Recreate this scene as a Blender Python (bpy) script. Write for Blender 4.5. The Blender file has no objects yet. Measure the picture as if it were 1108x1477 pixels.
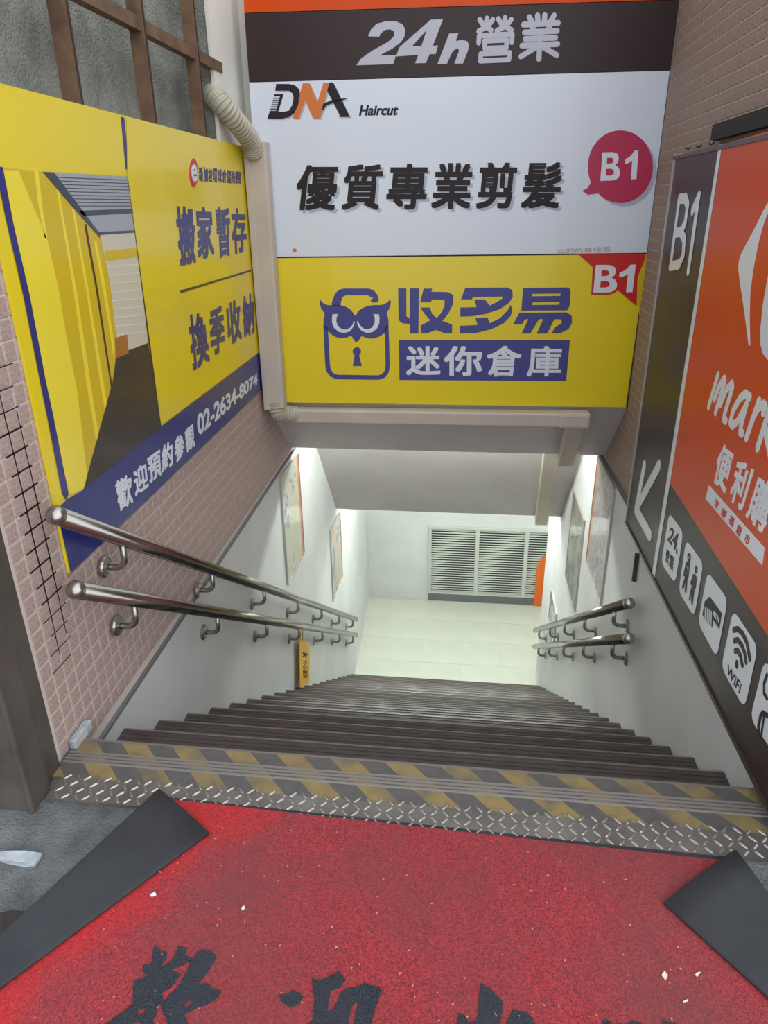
import bpy, bmesh, math, random
from mathutils import Vector, Matrix
random.seed(7)
scene = bpy.context.scene
COL = scene.collection

# ------------------------------------------------------------------ camera
F = 1022.893; CX, CY = 554.0, 738.5
RT = Vector((0.99314919, 0.11620589, -0.01228327))
UP = Vector((-0.03494611, 0.39567174, 0.91772689))
FW = Vector((-0.11150541, 0.91101046, -0.39702201))
EYE = Vector((0, 0, 1.5))
cd = bpy.data.cameras.new('camera'); cam = bpy.data.objects.new('camera', cd); COL.objects.link(cam)
cd.sensor_fit = 'HORIZONTAL'; cd.sensor_width = 36.0; cd.lens = F / 1108.0 * 36.0
cd.clip_start = 0.02; cd.clip_end = 200
m = Matrix.Identity(4)
for i in range(3):
    m[i][0] = RT[i]; m[i][1] = UP[i]; m[i][2] = -FW[i]; m[i][3] = EYE[i]
cam.matrix_world = m
scene.camera = cam

# ------------------------------------------------------------------ world and exposure
w = bpy.data.worlds.new('overcast_sky'); scene.world = w; w.use_nodes = True
bg = w.node_tree.nodes['Background']
bg.inputs[0].default_value = (0.80, 0.90, 1.0, 1); bg.inputs[1].default_value = 1.0
vs = scene.view_settings
vs.view_transform = 'Standard'; vs.look = 'None'; vs.gamma = 1.0; vs.use_curve_mapping = False
vs.exposure = 0.45
LAMP_UPPER = 85.0
LAMP_LOWER = 54.0
# veiled sun behind thin cloud, behind the viewer's right shoulder
sd_ = bpy.data.lights.new('veiled_sun', 'SUN'); sd_.energy = 1.3; sd_.angle = math.radians(100); sd_.color = (1.0, 0.99, 0.98)
so_ = bpy.data.objects.new('veiled_sun', sd_); COL.objects.link(so_); so_.location = (3, -4, 5)
so_.rotation_euler = Vector((-0.62, 0.62, -0.55)).to_track_quat('-Z', 'Y').to_euler()

# ------------------------------------------------------------------ helpers
def lin(c):
    def f(v):
        v /= 255.0
        return v / 12.92 if v <= 0.04045 else ((v + 0.055) / 1.055) ** 2.4
    return (f(c[0]), f(c[1]), f(c[2]), 1)

def mat(name, rgb, rough=0.6, metal=0.0, noise=0.0, scale=8.0, rgb2=None, bump=0.0, bscale=None, coat=0.0, spec=0.5, detail=4.0, stretch=None):
    M = bpy.data.materials.new(name); M.use_nodes = True
    nt = M.node_tree; N = nt.nodes; L = nt.links
    b = N['Principled BSDF']
    b.inputs['Base Color'].default_value = lin(rgb)
    b.inputs['Roughness'].default_value = rough; b.inputs['Metallic'].default_value = metal
    b.inputs['Specular IOR Level'].default_value = spec
    if coat:
        b.inputs['Coat Weight'].default_value = coat; b.inputs['Coat Roughness'].default_value = 0.06
    if noise or bump:
        tc = N.new('ShaderNodeTexCoord'); src = tc.outputs['Object']
        if stretch:
            mp = N.new('ShaderNodeMapping'); mp.inputs['Scale'].default_value = stretch
            L.new(src, mp.inputs['Vector']); src = mp.outputs['Vector']
    if noise:
        n = N.new('ShaderNodeTexNoise'); n.inputs['Scale'].default_value = scale; n.inputs['Detail'].default_value = detail
        L.new(src, n.inputs['Vector'])
        r = N.new('ShaderNodeValToRGB'); r.color_ramp.elements[0].position = 0.5 - 0.22; r.color_ramp.elements[1].position = 0.5 + 0.22
        c2 = rgb2 or tuple(max(0, v * (1 - noise)) for v in rgb)
        r.color_ramp.elements[0].color = lin(c2); r.color_ramp.elements[1].color = lin(rgb)
        L.new(n.outputs['Fac'], r.inputs['Fac']); L.new(r.outputs['Color'], b.inputs['Base Color'])
    if bump:
        n2 = N.new('ShaderNodeTexNoise'); n2.inputs['Scale'].default_value = bscale or scale * 4; n2.inputs['Detail'].default_value = 3
        L.new(src, n2.inputs['Vector'])
        bp = N.new('ShaderNodeBump'); bp.inputs['Strength'].default_value = bump; bp.inputs['Distance'].default_value = 0.01
        L.new(n2.outputs['Fac'], bp.inputs['Height']); L.new(bp.outputs['Normal'], b.inputs['Normal'])
    return M

def emit(name, rgb, strength):
    M = bpy.data.materials.new(name); M.use_nodes = True
    b = M.node_tree.nodes['Principled BSDF']
    b.inputs['Base Color'].default_value = (0.8, 0.8, 0.8, 1)
    b.inputs['Emission Color'].default_value = lin(rgb); b.inputs['Emission Strength'].default_value = strength
    return M

def link(o, parent=None):
    COL.objects.link(o)
    if parent is not None: o.parent = parent
    return o

def obj(name, bm, material, parent=None, smooth=False):
    me = bpy.data.meshes.new(name)
    bmesh.ops.recalc_face_normals(bm, faces=bm.faces[:])
    bm.to_mesh(me); bm.free()
    if smooth:
        for p in me.polygons: p.use_smooth = True
    if material: me.materials.append(material)
    return link(bpy.data.objects.new(name, me), parent)

def tag(o, label, cat=None, group=None, kind=None):
    if label: o['label'] = label
    if cat: o['category'] = cat
    if group: o['group'] = group
    if kind: o['kind'] = kind
    return o

def thing(name, label, cat, loc=(0, 0, 0), group=None, kind=None):
    o = bpy.data.objects.new(name, None); COL.objects.link(o); o.location = loc; o.empty_display_size = 0.05
    return tag(o, label, cat, group, kind)

def struct(o, label, cat=None):
    return tag(o, label, cat, None, 'structure')

def box(bm, a, b):
    x0, y0, z0 = a; x1, y1, z1 = b
    v = [bm.verts.new(p) for p in ((x0, y0, z0), (x1, y0, z0), (x1, y1, z0), (x0, y1, z0), (x0, y0, z1), (x1, y0, z1), (x1, y1, z1), (x0, y1, z1))]
    for f in ((0, 3, 2, 1), (4, 5, 6, 7), (0, 1, 5, 4), (1, 2, 6, 5), (2, 3, 7, 6), (3, 0, 4, 7)):
        bm.faces.new([v[i] for i in f])

def bevel(bm, w, seg=2):
    bmesh.ops.bevel(bm, geom=bm.edges[:], offset=w, segments=seg, affect='EDGES', profile=0.5)

def boxobj(name, a, b, material, parent=None, bev=0.0):
    bm = bmesh.new(); box(bm, a, b)
    if bev: bevel(bm, bev)
    return obj(name, bm, material, parent)

def prism(bm, pts, d):
    """closed polygon of 3D points extruded by the vector d"""
    d = Vector(d); a = [bm.verts.new(p) for p in pts]; b = [bm.verts.new(Vector(p) + d) for p in pts]
    n = len(pts); bm.faces.new(a); bm.faces.new(list(reversed(b)))
    for i in range(n): bm.faces.new((a[i], b[i], b[(i + 1) % n], a[(i + 1) % n]))

def tube(bm, path, rad, seg=14, cap=True):
    """round tube along a path; rad is a number or a list"""
    P = [Vector(p) for p in path]; n = len(P)
    T = []
    for i in range(n):
        t = (P[min(i + 1, n - 1)] - P[max(i - 1, 0)]).normalized(); T.append(t)
    ref = Vector((0, 0, 1)) if abs(T[0].z) < 0.9 else Vector((1, 0, 0))
    nx = T[0].cross(ref).normalized(); rings = []
    for i in range(n):
        nx = (nx - T[i] * nx.dot(T[i])).normalized(); ny = T[i].cross(nx)
        r = rad[i] if isinstance(rad, (list, tuple)) else rad
        rings.append([bm.verts.new(P[i] + (nx * math.cos(2 * math.pi * k / seg) + ny * math.sin(2 * math.pi * k / seg)) * r) for k in range(seg)])
    for a, b in zip(rings, rings[1:]):
        for k in range(seg): bm.faces.new((a[k], a[(k + 1) % seg], b[(k + 1) % seg], b[k]))
    if cap:
        bm.faces.new(rings[0]); bm.faces.new(list(reversed(rings[-1])))

def sweep(bm, path, prof, xdirs):
    """sweep a closed 2D profile (list of (a,b)) along path; xdirs gives per point (A,B) axis vectors"""
    rings = []
    for p, (A, B) in zip(path, xdirs):
        rings.append([bm.verts.new(Vector(p) + Vector(A) * a + Vector(B) * b) for a, b in prof])
    n = len(prof)
    for r, s in zip(rings, rings[1:]):
        for k in range(n): bm.faces.new((r[k], r[(k + 1) % n], s[(k + 1) % n], s[k]))
    bm.faces.new(rings[0]); bm.faces.new(list(reversed(rings[-1])))

def copy_tree(o, parent=None):
    c = o.copy(); COL.objects.link(c); c.parent = parent
    for ch in list(o.children): copy_tree(ch, c)
    return c

class Plane:
    """a real plane of the place: u runs along it, v up it, n out of it; uv() finds where a sight line meets it"""
    def __init__(s, o, u, v):
        s.o = Vector(o); s.u = Vector(u).normalized(); s.v = Vector(v).normalized(); s.n = s.u.cross(s.v).normalized()
    def uv(s, x, y):
        d = FW + RT * ((x - CX) / F) - UP * ((y - CY) / F)
        t = (s.o - EYE).dot(s.n) / d.dot(s.n)
        q = EYE + d * t - s.o
        return (q.dot(s.u), q.dot(s.v))
    def at(s, u, v, h=0.0): return s.o + s.u * u + s.v * v + s.n * h
    def px(s, x, y, h=0.0):
        return s.at(*s.uv(x, y), h)

def curve_mesh(c):
    o = bpy.data.objects.new('tmp', c); me = o.to_mesh()
    V = [v.co.copy() for v in me.vertices]; Fc = [list(p.vertices) for p in me.polygons]
    o.to_mesh_clear(); bpy.data.objects.remove(o); bpy.data.curves.remove(c)
    return V, Fc

def flat(name, plane, V2, Fc, lift, material, parent, thick=0.0008, lifts=None):
    """flat print of real (thin) thickness lying on a plane"""
    bm = bmesh.new()
    vs_ = [bm.verts.new(plane.at(x, y, lift + thick + (lifts[i] if lifts else 0))) for i, (x, y) in enumerate(V2)]
    for f in Fc:
        try: bm.faces.new([vs_[i] for i in f])
        except ValueError: pass
    for f in bm.faces:
        f.normal_update()
        if f.normal.dot(plane.n) < 0: f.normal_flip()
    ed = [e for e in bm.edges if len(e.link_faces) == 1]
    r = bmesh.ops.extrude_edge_only(bm, edges=ed)
    for v in [g for g in r['geom'] if isinstance(g, bmesh.types.BMVert)]: v.co -= plane.n * thick
    me = bpy.data.meshes.new(name); bm.to_mesh(me); bm.free(); me.materials.append(material)
    o = link(bpy.data.objects.new(name, me), None)
    if parent is not None: o.parent = parent; o.matrix_parent_inverse = Matrix.Translation(-Vector(parent.location))
    return o

def fill(loops):
    """triangulate 2D loops (even-odd) through a filled curve"""
    c = bpy.data.curves.new('f', 'CURVE'); c.dimensions = '2D'; c.fill_mode = 'BOTH'
    for lp in loops:
        s = c.splines.new('POLY'); s.points.add(len(lp) - 1); s.use_cyclic_u = True
        for p, q in zip(s.points, lp): p.co = (q[0], q[1], 0, 1)
    return curve_mesh(c)

def smoothloop(pts, it=2):
    for _ in range(it):
        out = []
        for i in range(len(pts)):
            a = pts[i]; b = pts[(i + 1) % len(pts)]
            out.append((a[0] * .75 + b[0] * .25, a[1] * .75 + b[1] * .25)); out.append((a[0] * .25 + b[0] * .75, a[1] * .25 + b[1] * .75))
        pts = out
    return pts

def shape(name, plane, loops_px, lift, material, parent, z=None, thick=0.0008, smooth=0):
    """z = (x0, y0, k): loops given in a magnified view whose corner is x0,y0 and scale k"""
    L = []
    for lp in loops_px:
        if smooth: lp = smoothloop(lp, smooth)
        if z: lp = [(z[0] + a / z[2], z[1] + b / z[2]) for a, b in lp]
        L.append([plane.uv(*p) for p in lp])
    V, Fc = fill(L)
    return flat(name, plane, [(v.x, v.y) for v in V], Fc, lift, material, parent, thick)

def rect(name, plane, quad, lift, material, parent, thick=0.0008, z=None):
    return shape(name, plane, [quad], lift, material, parent, z, thick)

def text(name, plane, s, quad, lift, material, parent, bold=0.0, shear=0.0, z=None, squeeze=0.0, thick=0.0008, spread=0.0):
    """letters fitted into the quad (top-left, top-right, bottom-right, bottom-left)"""
    c = bpy.data.curves.new('t', 'FONT'); c.body = s; c.size = 1; cjk = any(ord(k) > 0x2e80 for k in s)
    if cjk: spread = spread + bold * .9; bold = 0
    c.offset = bold; c.resolution_u = 4; c.fill_mode = 'FRONT'
    c.space_character = 1.0 + squeeze
    V, Fc = curve_mesh(c)
    P = [(v.x + shear * v.y, v.y) for v in V]; lifts = None
    if spread:
        base = P; P = []; F2 = []; lifts = []
        for k in range(4):
            a = math.pi / 4 + k * math.pi / 2; n0 = len(P)
            P += [(x + spread * math.cos(a), y + spread * math.sin(a)) for x, y in base]
            F2 += [[i + n0 for i in f] for f in Fc]; lifts += [.00018 * k] * len(base)
        Fc = F2
    x0 = min(p[0] for p in P); x1 = max(p[0] for p in P); y0 = min(p[1] for p in P); y1 = max(p[1] for p in P)
    if z: quad = [(z[0] + a / z[2], z[1] + b / z[2]) for a, b in quad]
    tl, tr, br, bl = [Vector(plane.uv(*q)) for q in quad]
    out = []
    for x, y in P:
        a = (x - x0) / (x1 - x0); b = (y - y0) / (y1 - y0)
        q = (bl * (1 - a) + br * a) * (1 - b) + (tl * (1 - a) + tr * a) * b
        out.append((q.x, q.y))
    return flat(name, plane, out, Fc, lift, material, parent, thick, lifts)

def ring(cx, cy, rx, ry, n=36, a0=0, a1=360):
    return [(cx + rx * math.cos(math.radians(a0 + (a1 - a0) * k / n)), cy + ry * math.sin(math.radians(a0 + (a1 - a0) * k / n))) for k in range(n if a1 - a0 >= 360 else n + 1)]

# ------------------------------------------------------------------ materials
M_white = mat('white_paint', (226, 226, 225), 0.55, noise=.06, scale=2.5, bump=.08, bscale=30)
M_soffit = mat('soffit_paint', (218, 211, 209), 0.6, noise=.05, scale=3)
M_cream = mat('cream_plaster', (236, 233, 222), 0.7, noise=.05, scale=4)
M_concrete_wall = mat('grey_cement_wall', (158, 159, 150), 0.9, rgb2=(122, 124, 118), noise=.2, scale=9, detail=10, bump=1.0, bscale=110)
M_tile = mat('pink_granite_tile', (200, 177, 168), 0.55, rgb2=(158, 133, 125), noise=.3, scale=160, detail=6)
M_tile_r = mat('brown_granite_tile', (168, 145, 132), 0.6, rgb2=(132, 108, 98), noise=.3, scale=160, detail=6)
M_grout = mat('pale_grout', (216, 204, 194), 0.9)
M_grout_r = mat('sand_grout', (190, 172, 155), 0.9)
M_rust2 = mat('dark_rust_edge', (66, 50, 46), .8)
M_rust = mat('rusty_steel', (126, 98, 74), 0.75, rgb2=(92, 68, 50), noise=.3, scale=14, bump=.2, bscale=40)
M_yellow = mat('yellow_print', (238, 212, 34), 0.28, coat=.25)
M_yellow2 = mat('yellow_print_shade', (218, 186, 30), 0.28, coat=.15)
M_yellow3 = mat('yellow_print_rib', (246, 224, 60), 0.28, coat=.25)
M_navy = mat('navy_print', (40, 44, 120), 0.35, coat=.2)
M_navy2 = mat('faded_navy_print', (70, 72, 140), 0.4)
M_dkfloor = mat('charcoal_print', (58, 48, 44), 0.35, coat=.2)
M_whitep = mat('white_print', (226, 230, 238), 0.3, coat=.2)
M_panelw = mat('white_sign_face', (222, 227, 238), 0.3, coat=.15)
M_shadowp = mat('grey_print', (178, 183, 198), 0.35)
M_brownp = mat('brown_print', (60, 46, 46), 0.32, spec=.22)
M_dktext = mat('dark_brown_print', (46, 39, 42), 0.4, spec=.2)
M_orange = mat('orange_print', (214, 76, 20), 0.32, spec=.2)
M_orange2 = mat('orange_logo_print', (214, 118, 52), 0.35)
M_magenta = mat('magenta_print', (186, 44, 84), 0.35)
M_red = mat('red_print', (204, 40, 40), 0.35)
M_silver = mat('silver_print', (186, 184, 196), 0.35)
M_beige = mat('beige_plastic', (203, 190, 176), 0.45, noise=.05, scale=6)
M_flex = mat('beige_flex_plastic', (184, 176, 158), 0.5)
M_steel = mat('brushed_stainless', (158, 155, 146), 0.2, metal=1.0)
M_steelcap = mat('satin_stainless', (172, 168, 162), 0.3, metal=1.0, bump=.1, bscale=120)
M_stair = mat('dark_brown_step', (90, 80, 77), 0.4, noise=.25, scale=5, stretch=(1, 6, 1))
M_nosing = mat('worn_step_edge', (128, 118, 113), 0.35)
M_ribm = mat('worn_metal_rib', (140, 132, 126), 0.4, metal=.2)
M_chk = mat('worn_checker_plate', (138, 130, 124), 0.45, metal=.35, noise=.3, scale=6, bump=.1)
M_bump = mat('bright_worn_metal', (176, 170, 162), 0.33, metal=.7)
M_floorc = mat('street_concrete', (126, 127, 126), 0.9, rgb2=(80, 80, 81), noise=.3, scale=9, bump=1.0, bscale=140, detail=12)
M_post = mat('brown_grey_steel_post', (104, 97, 90), 0.55, rgb2=(78, 70, 64), noise=.3, scale=7, metal=.2)
M_rubber = mat('black_rubber', (60, 60, 63), 0.8, rgb2=(46, 46, 50), noise=.2, scale=6, bump=.15, bscale=90)
M_lowtile = mat('ivory_floor_tile', (216, 217, 205), 0.35, rgb2=(206, 207, 194), noise=.1, scale=2.2, detail=8)
M_joint = mat('grey_tile_joint', (202, 202, 190), 0.8)
M_louver = mat('louver_grey_paint', (205, 208, 200), 0.45)
M_plinth = mat('grey_plinth', (112, 114, 114), 0.6)
M_black = mat('matt_black', (34, 32, 32), 0.7)
M_dark = mat('dark_void', (22, 22, 22), 0.9)
M_tag = mat('yellow_tag', (226, 170, 20), 0.5)
M_alu = mat('aluminium_edge', (196, 188, 186), 0.35, metal=.5)
M_bronze = mat('dark_bronze_frame', (86, 74, 70), 0.35, metal=.4)
M_plaster = mat('white_plaster_chip', (192, 198, 202), 0.9, noise=.2, scale=30, bump=.5, bscale=60)
M_orangeb = mat('orange_board', (226, 108, 30), 0.5)
M_paper = mat('pale_scrap', (232, 214, 178), 0.8)
M_bolt = mat('bolt_steel', (120, 112, 106), 0.5, metal=.7)
M_crumb = mat('pale_crumb', (206, 150, 140), 0.8)

# carpet: procedural pile in red, with worn and dirty areas of its own
def carpet_mat(name, a, b, dirt, clean=None):
    M = bpy.data.materials.new(name); M.use_nodes = True
    nt = M.node_tree; N = nt.nodes; L = nt.links; P = N['Principled BSDF']
    P.inputs['Roughness'].default_value = 0.95; P.inputs['Specular IOR Level'].default_value = 0.1
    P.inputs['Sheen Weight'].default_value = 0.2
    tc = N.new('ShaderNodeTexCoord')
    n1 = N.new('ShaderNodeTexNoise'); n1.inputs['Scale'].default_value = 260; n1.inputs['Detail'].default_value = 2
    L.new(tc.outputs['Object'], n1.inputs['Vector'])
    r1 = N.new('ShaderNodeValToRGB'); r1.color_ramp.elements[0].position = .36; r1.color_ramp.elements[1].position = .66
    r1.color_ramp.elements[0].color = lin(b); r1.color_ramp.elements[1].color = lin(a)
    L.new(n1.outputs['Fac'], r1.inputs['Fac'])
    n2 = N.new('ShaderNodeTexNoise'); n2.inputs['Scale'].default_value = 3.2; n2.inputs['Detail'].default_value = 5
    L.new(tc.outputs['Object'], n2.inputs['Vector'])
    r2 = N.new('ShaderNodeValToRGB'); r2.color_ramp.elements[0].position = .42; r2.color_ramp.elements[1].position = .68
    r2.color_ramp.elements[0].color = (0, 0, 0, 1); r2.color_ramp.elements[1].color = (.62, .62, .62, 1)
    L.new(n2.outputs['Fac'], r2.inputs['Fac'])
    mx = N.new('ShaderNodeMixRGB'); mx.inputs['Color2'].default_value = lin(dirt)
    L.new(r2.outputs['Color'], mx.inputs['Fac']); L.new(r1.outputs['Color'], mx.inputs['Color1'])
    last = mx
    if clean:
        # the strips that lie under the folds were walked on less and kept their bright red
        sp = N.new('ShaderNodeSeparateXYZ'); L.new(tc.outputs['Object'], sp.inputs[0])
        ml = N.new('ShaderNodeMath'); ml.operation = 'MULTIPLY_ADD'; ml.inputs[1].default_value = -.62; L.new(sp.outputs['Y'], ml.inputs[0]); L.new(sp.outputs['X'], ml.inputs[2])
        n3 = N.new('ShaderNodeTexNoise'); n3.inputs['Scale'].default_value = 7; n3.inputs['Detail'].default_value = 4; L.new(tc.outputs['Object'], n3.inputs['Vector'])
        ad = N.new('ShaderNodeMath'); ad.operation = 'MULTIPLY_ADD'; ad.inputs[1].default_value = .22; L.new(n3.outputs['Fac'], ad.inputs[0]); L.new(ml.outputs[0], ad.inputs[2])
        mr = N.new('ShaderNodeMapRange'); mr.inputs['From Min'].default_value = -1.31; mr.inputs['From Max'].default_value = -1.20; mr.inputs['To Min'].default_value = .8; mr.inputs['To Max'].default_value = 0; L.new(ad.outputs[0], mr.inputs['Value'])
        m2 = N.new('ShaderNodeMixRGB'); m2.blend_type = 'MIX'; L.new(mr.outputs['Result'], m2.inputs['Fac']); L.new(mx.outputs['Color'], m2.inputs['Color1'])
        r3 = N.new('ShaderNodeValToRGB'); r3.color_ramp.elements[0].position = .36; r3.color_ramp.elements[1].position = .66
        r3.color_ramp.elements[0].color = lin((168, 30, 34)); r3.color_ramp.elements[1].color = lin(clean); L.new(n1.outputs['Fac'], r3.inputs['Fac'])
        L.new(r3.outputs['Color'], m2.inputs['Color2']); last = m2
    L.new(last.outputs['Color'], P.inputs['Base Color'])
    bp = N.new('ShaderNodeBump'); bp.inputs['Strength'].default_value = .9; bp.inputs['Distance'].default_value = .004
    L.new(n1.outputs['Fac'], bp.inputs['Height']); L.new(bp.outputs['Normal'], P.inputs['Normal'])
    return M
M_carpet = carpet_mat('red_carpet_pile', (188, 62, 67), (122, 44, 50), (118, 66, 66), (214, 48, 50))
M_letterpile = carpet_mat('black_carpet_pile', (62, 64, 72), (34, 36, 42), (60, 60, 66))

# hazard stripes painted on the landing edge, worn
def hazard_mat():
    M = bpy.data.materials.new('worn_hazard_paint'); M.use_nodes = True
    nt = M.node_tree; N = nt.nodes; L = nt.links; P = N['Principled BSDF']; P.inputs['Roughness'].default_value = .6
    tc = N.new('ShaderNodeTexCoord'); sp = N.new('ShaderNodeSeparateXYZ'); L.new(tc.outputs['Object'], sp.inputs[0])
    a = N.new('ShaderNodeMath'); a.operation = 'MULTIPLY_ADD'; a.inputs[1].default_value = 0.95
    ox = N.new('ShaderNodeMath'); ox.operation = 'ADD'; ox.inputs[1].default_value = 2.08; L.new(sp.outputs['X'], ox.inputs[0])
    L.new(sp.outputs['Y'], a.inputs[0]); L.new(ox.outputs[0], a.inputs[2])
    b = N.new('ShaderNodeMath'); b.operation = 'MULTIPLY'; b.inputs[1].default_value = 1 / 0.162; L.new(a.outputs[0], b.inputs[0])
    f = N.new('ShaderNodeMath'); f.operation = 'FRACT'; L.new(b.outputs[0], f.inputs[0])
    g = N.new('ShaderNodeMath'); g.operation = 'LESS_THAN'; g.inputs[1].default_value = .5; L.new(f.outputs[0], g.inputs[0])
    n = N.new('ShaderNodeTexNoise'); n.inputs['Scale'].default_value = 9; n.inputs['Detail'].default_value = 8; L.new(tc.outputs['Object'], n.inputs['Vector'])
    r = N.new('ShaderNodeValToRGB'); r.color_ramp.elements[0].position = .36; r.color_ramp.elements[1].position = .56
    r.color_ramp.elements[0].color = (.25, .25, .25, 1); r.color_ramp.elements[1].color = (.95, .95, .95, 1); L.new(n.outputs['Fac'], r.inputs['Fac'])
    k = N.new('ShaderNodeMath'); k.operation = 'MULTIPLY'; L.new(g.outputs[0], k.inputs[0]); L.new(r.outputs['Color'], k.inputs[1])
    n2 = N.new('ShaderNodeTexNoise'); n2.inputs['Scale'].default_value = 30; n2.inputs['Detail'].default_value = 6; L.new(tc.outputs['Object'], n2.inputs['Vector'])
    r2 = N.new('ShaderNodeValToRGB'); r2.color_ramp.elements[0].color = lin((80, 76, 75)); r2.color_ramp.elements[1].color = lin((104, 100, 98)); L.new(n2.outputs['Fac'], r2.inputs['Fac'])
    mx = N.new('ShaderNodeMixRGB'); mx.inputs['Color2'].default_value = lin((150, 128, 80))
    L.new(k.outputs[0], mx.inputs['Fac']); L.new(r2.outputs['Color'], mx.inputs['Color1']); L.new(mx.outputs['Color'], P.inputs['Base Color'])
    return M
M_hazard = hazard_mat()

# ------------------------------------------------------------------ main dimensions
XL, XR = -1.152, 0.852            # painted stairwell walls
XLT, XRT = -1.161, 0.875          # tiled walls above
Y0, RUN, RISE, NSTEP = 1.6066, 0.24630, 0.16715, 20
ZLOW = -NSTEP * RISE
YBACK = 8.28
P_floor = Plane((0, 0, 0.0), (1, 0, 0), (0, 1, 0))
P_left = Plane((XLT, 0, 0), (0, 1, 0), (0, 0, 1))
P_lsign = Plane((XLT + 0.010, 0, 0), (0, 1, 0), (0, 0, 1))
P_lwhite = Plane((XL, 0, 0), (0, 1, 0), (0, 0, 1))
P_right = Plane((XRT, 0, 0), (0, -1, 0), (0, 0, 1))
P_rwhite = Plane((XR, 0, 0), (0, -1, 0), (0, 0, 1))
P_rsign = Plane((XR - 0.045, 0, 0), (0, -1, 0), (0, 0, 1))
P_front = Plane((0, 3.918, 0), (1, 0.0198, 0), (0, 0, 1))
P_back = Plane((0, YBACK - 0.03, 0), (1, 0, 0), (0, 0, 1))

# ------------------------------------------------------------------ setting: ground, walls, beams
bm = bmesh.new(); box(bm, (-4.5, -5, -0.3), (4.5, 1.595, -0.004))
struct(obj('floor', bm, M_floorc), 'grey cracked concrete ground at the top of the stairs', 'floor')

def yzslab(name, pts, x0, x1, material, label, cat='wall', parent=None):
    bm = bmesh.new(); prism(bm, [(x0, y, z) for y, z in pts], (x1 - x0, 0, 0))
    o = obj(name, bm, material, parent)
    return struct(o, label, cat) if parent is None else o
ZT = lambda y: -0.098 + 0.031 * (y - 1.733)
yzslab('wall_left', [(1.60, ZT(1.6)), (4.6, ZT(4.6)), (4.6, .6), (6.55, .6), (6.55, ZLOW - .2), (1.60, ZLOW - .2)], XL, XL - .25, M_white, 'white painted left stairwell wall below the tiles')
bm = bmesh.new(); prism(bm, [(XL, 6.55, ZLOW - .2), (-1.23, YBACK + .1, ZLOW - .2), (-1.5, YBACK + .1, ZLOW - .2), (-1.5, 6.55, ZLOW - .2)], (0, 0, 3.2))
struct(obj('wall_left', bm, M_white), 'white wall left of the lower landing', 'wall')
yzslab('wall_right', [(1.45, .02), (3.7, .03), (4.5, -.004), (4.6, .6), (6.62, .6), (6.62, ZLOW - .2), (1.45, ZLOW - .2)], XR, XR + .25, M_white, 'white painted right stairwell wall under the orange sign')
bm = bmesh.new(); box(bm, (-1.6, YBACK, ZLOW - .2), (4.2, YBACK + .2, .2))
struct(obj('wall_back', bm, M_white), 'white wall behind the louver at the bottom landing', 'wall')
bm = bmesh.new(); box(bm, (XR + .25, 6.37, ZLOW - .2), (4.2, 6.62, 0.2))
struct(obj('wall_right', bm, M_white), 'white corridor wall turning right at the bottom landing', 'wall')
bm = bmesh.new(); box(bm, (4.0, 6.62, ZLOW - .2), (4.2, YBACK, 0.2))
struct(obj('wall_right', bm, M_white), 'white wall closing the far end of the lower corridor', 'wall')

# tiled walls: backing plus single tiles
wl = yzslab('wall_left', [(1.50, ZT(1.5)), (4.6, ZT(4.6)), (4.6, 1.71), (1.50, 1.71)], XLT - .0022, XLT - .2, M_grout, 'left wall clad in small pink granite mosaic tiles')
wr = yzslab('wall_right', [(1.45, .02), (3.7, .03), (4.6, -.004), (4.6, 2.9), (1.45, 2.9)], XRT + .002, XRT + .2, M_grout_r, 'right wall clad in small brown mosaic tiles')

def tile_mesh(name, sx, sy, h, material):
    bm = bmesh.new()
    a = [bm.verts.new(p) for p in ((0, -sx / 2, -sy / 2), (0, sx / 2, -sy / 2), (0, sx / 2, sy / 2), (0, -sx / 2, sy / 2))]
    k = .0022
    b = [bm.verts.new((h, v.co.y * (1 - 2 * k / sx), v.co.z * (1 - 2 * k / sy))) for v in a]
    bm.faces.new(b)
    for i in range(4): bm.faces.new((a[i], a[(i + 1) % 4], b[(i + 1) % 4], b[i]))
    me = bpy.data.meshes.new(name); bm.to_mesh(me); bm.free(); me.materials.append(material); return me
def dist(y, z, x): return (Vector((x, y, z)) - EYE).length
def lay_tiles(parent, spots, me, xbase, flip, slope, stuffname):
    spots.sort(key=lambda s: dist(s[0], s[1], xbase))
    rot = math.atan(slope)
    for i, (y, z) in enumerate(spots[:300]):
        o = bpy.data.objects.new('tile', me); COL.objects.link(o); o.parent = parent
        o.location = (xbase + random.uniform(-.0006, .0006), y, z); o.rotation_euler = (rot, random.uniform(-.008, .008), math.pi if flip else random.uniform(-.008, .008))
    rest = spots[300:]
    if rest:
        bm = bmesh.new()
        for y, z in rest:
            t = bmesh.new(); t.from_mesh(me)
            Mx = Matrix.Translation((xbase, y, z)) @ Matrix.Rotation(rot, 4, 'X') @ (Matrix.Rotation(math.pi, 4, 'Z') if flip else Matrix.Identity(4))
            mp = {}
            for v in t.verts: mp[v.index] = bm.verts.new(Mx @ v.co)
            for f in t.faces: bm.faces.new([mp[v.index] for v in f.verts])
            t.free()
        me2 = bpy.data.meshes.new(stuffname); bm.to_mesh(me2); bm.free(); me2.materials.append(me.materials[0])
        o = link(bpy.data.objects.new(stuffname, me2), parent); o['kind'] = 'stuff'
PZ, PY, SL = .0545, .0515, .022
spots = []
for c in range(-2, 58):
    for r in range(-14, 30):
        y = 1.62 + (c + .5) * PY; z = .54 + (r + .5) * PZ + SL * (y - 1.62)
        if y > 4.56 or z - PZ / 2 < ZT(y) + .004 or z > 1.67: continue
        if y > 1.80 and z > .60 + .02 * (y - 1.75): continue
        spots.append((y, z))
lay_tiles(wl, spots, tile_mesh('tile', PY - .0038, PZ - .0038, .0022, M_tile), XLT - .0022, False, SL, 'far_tiles')
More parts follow.
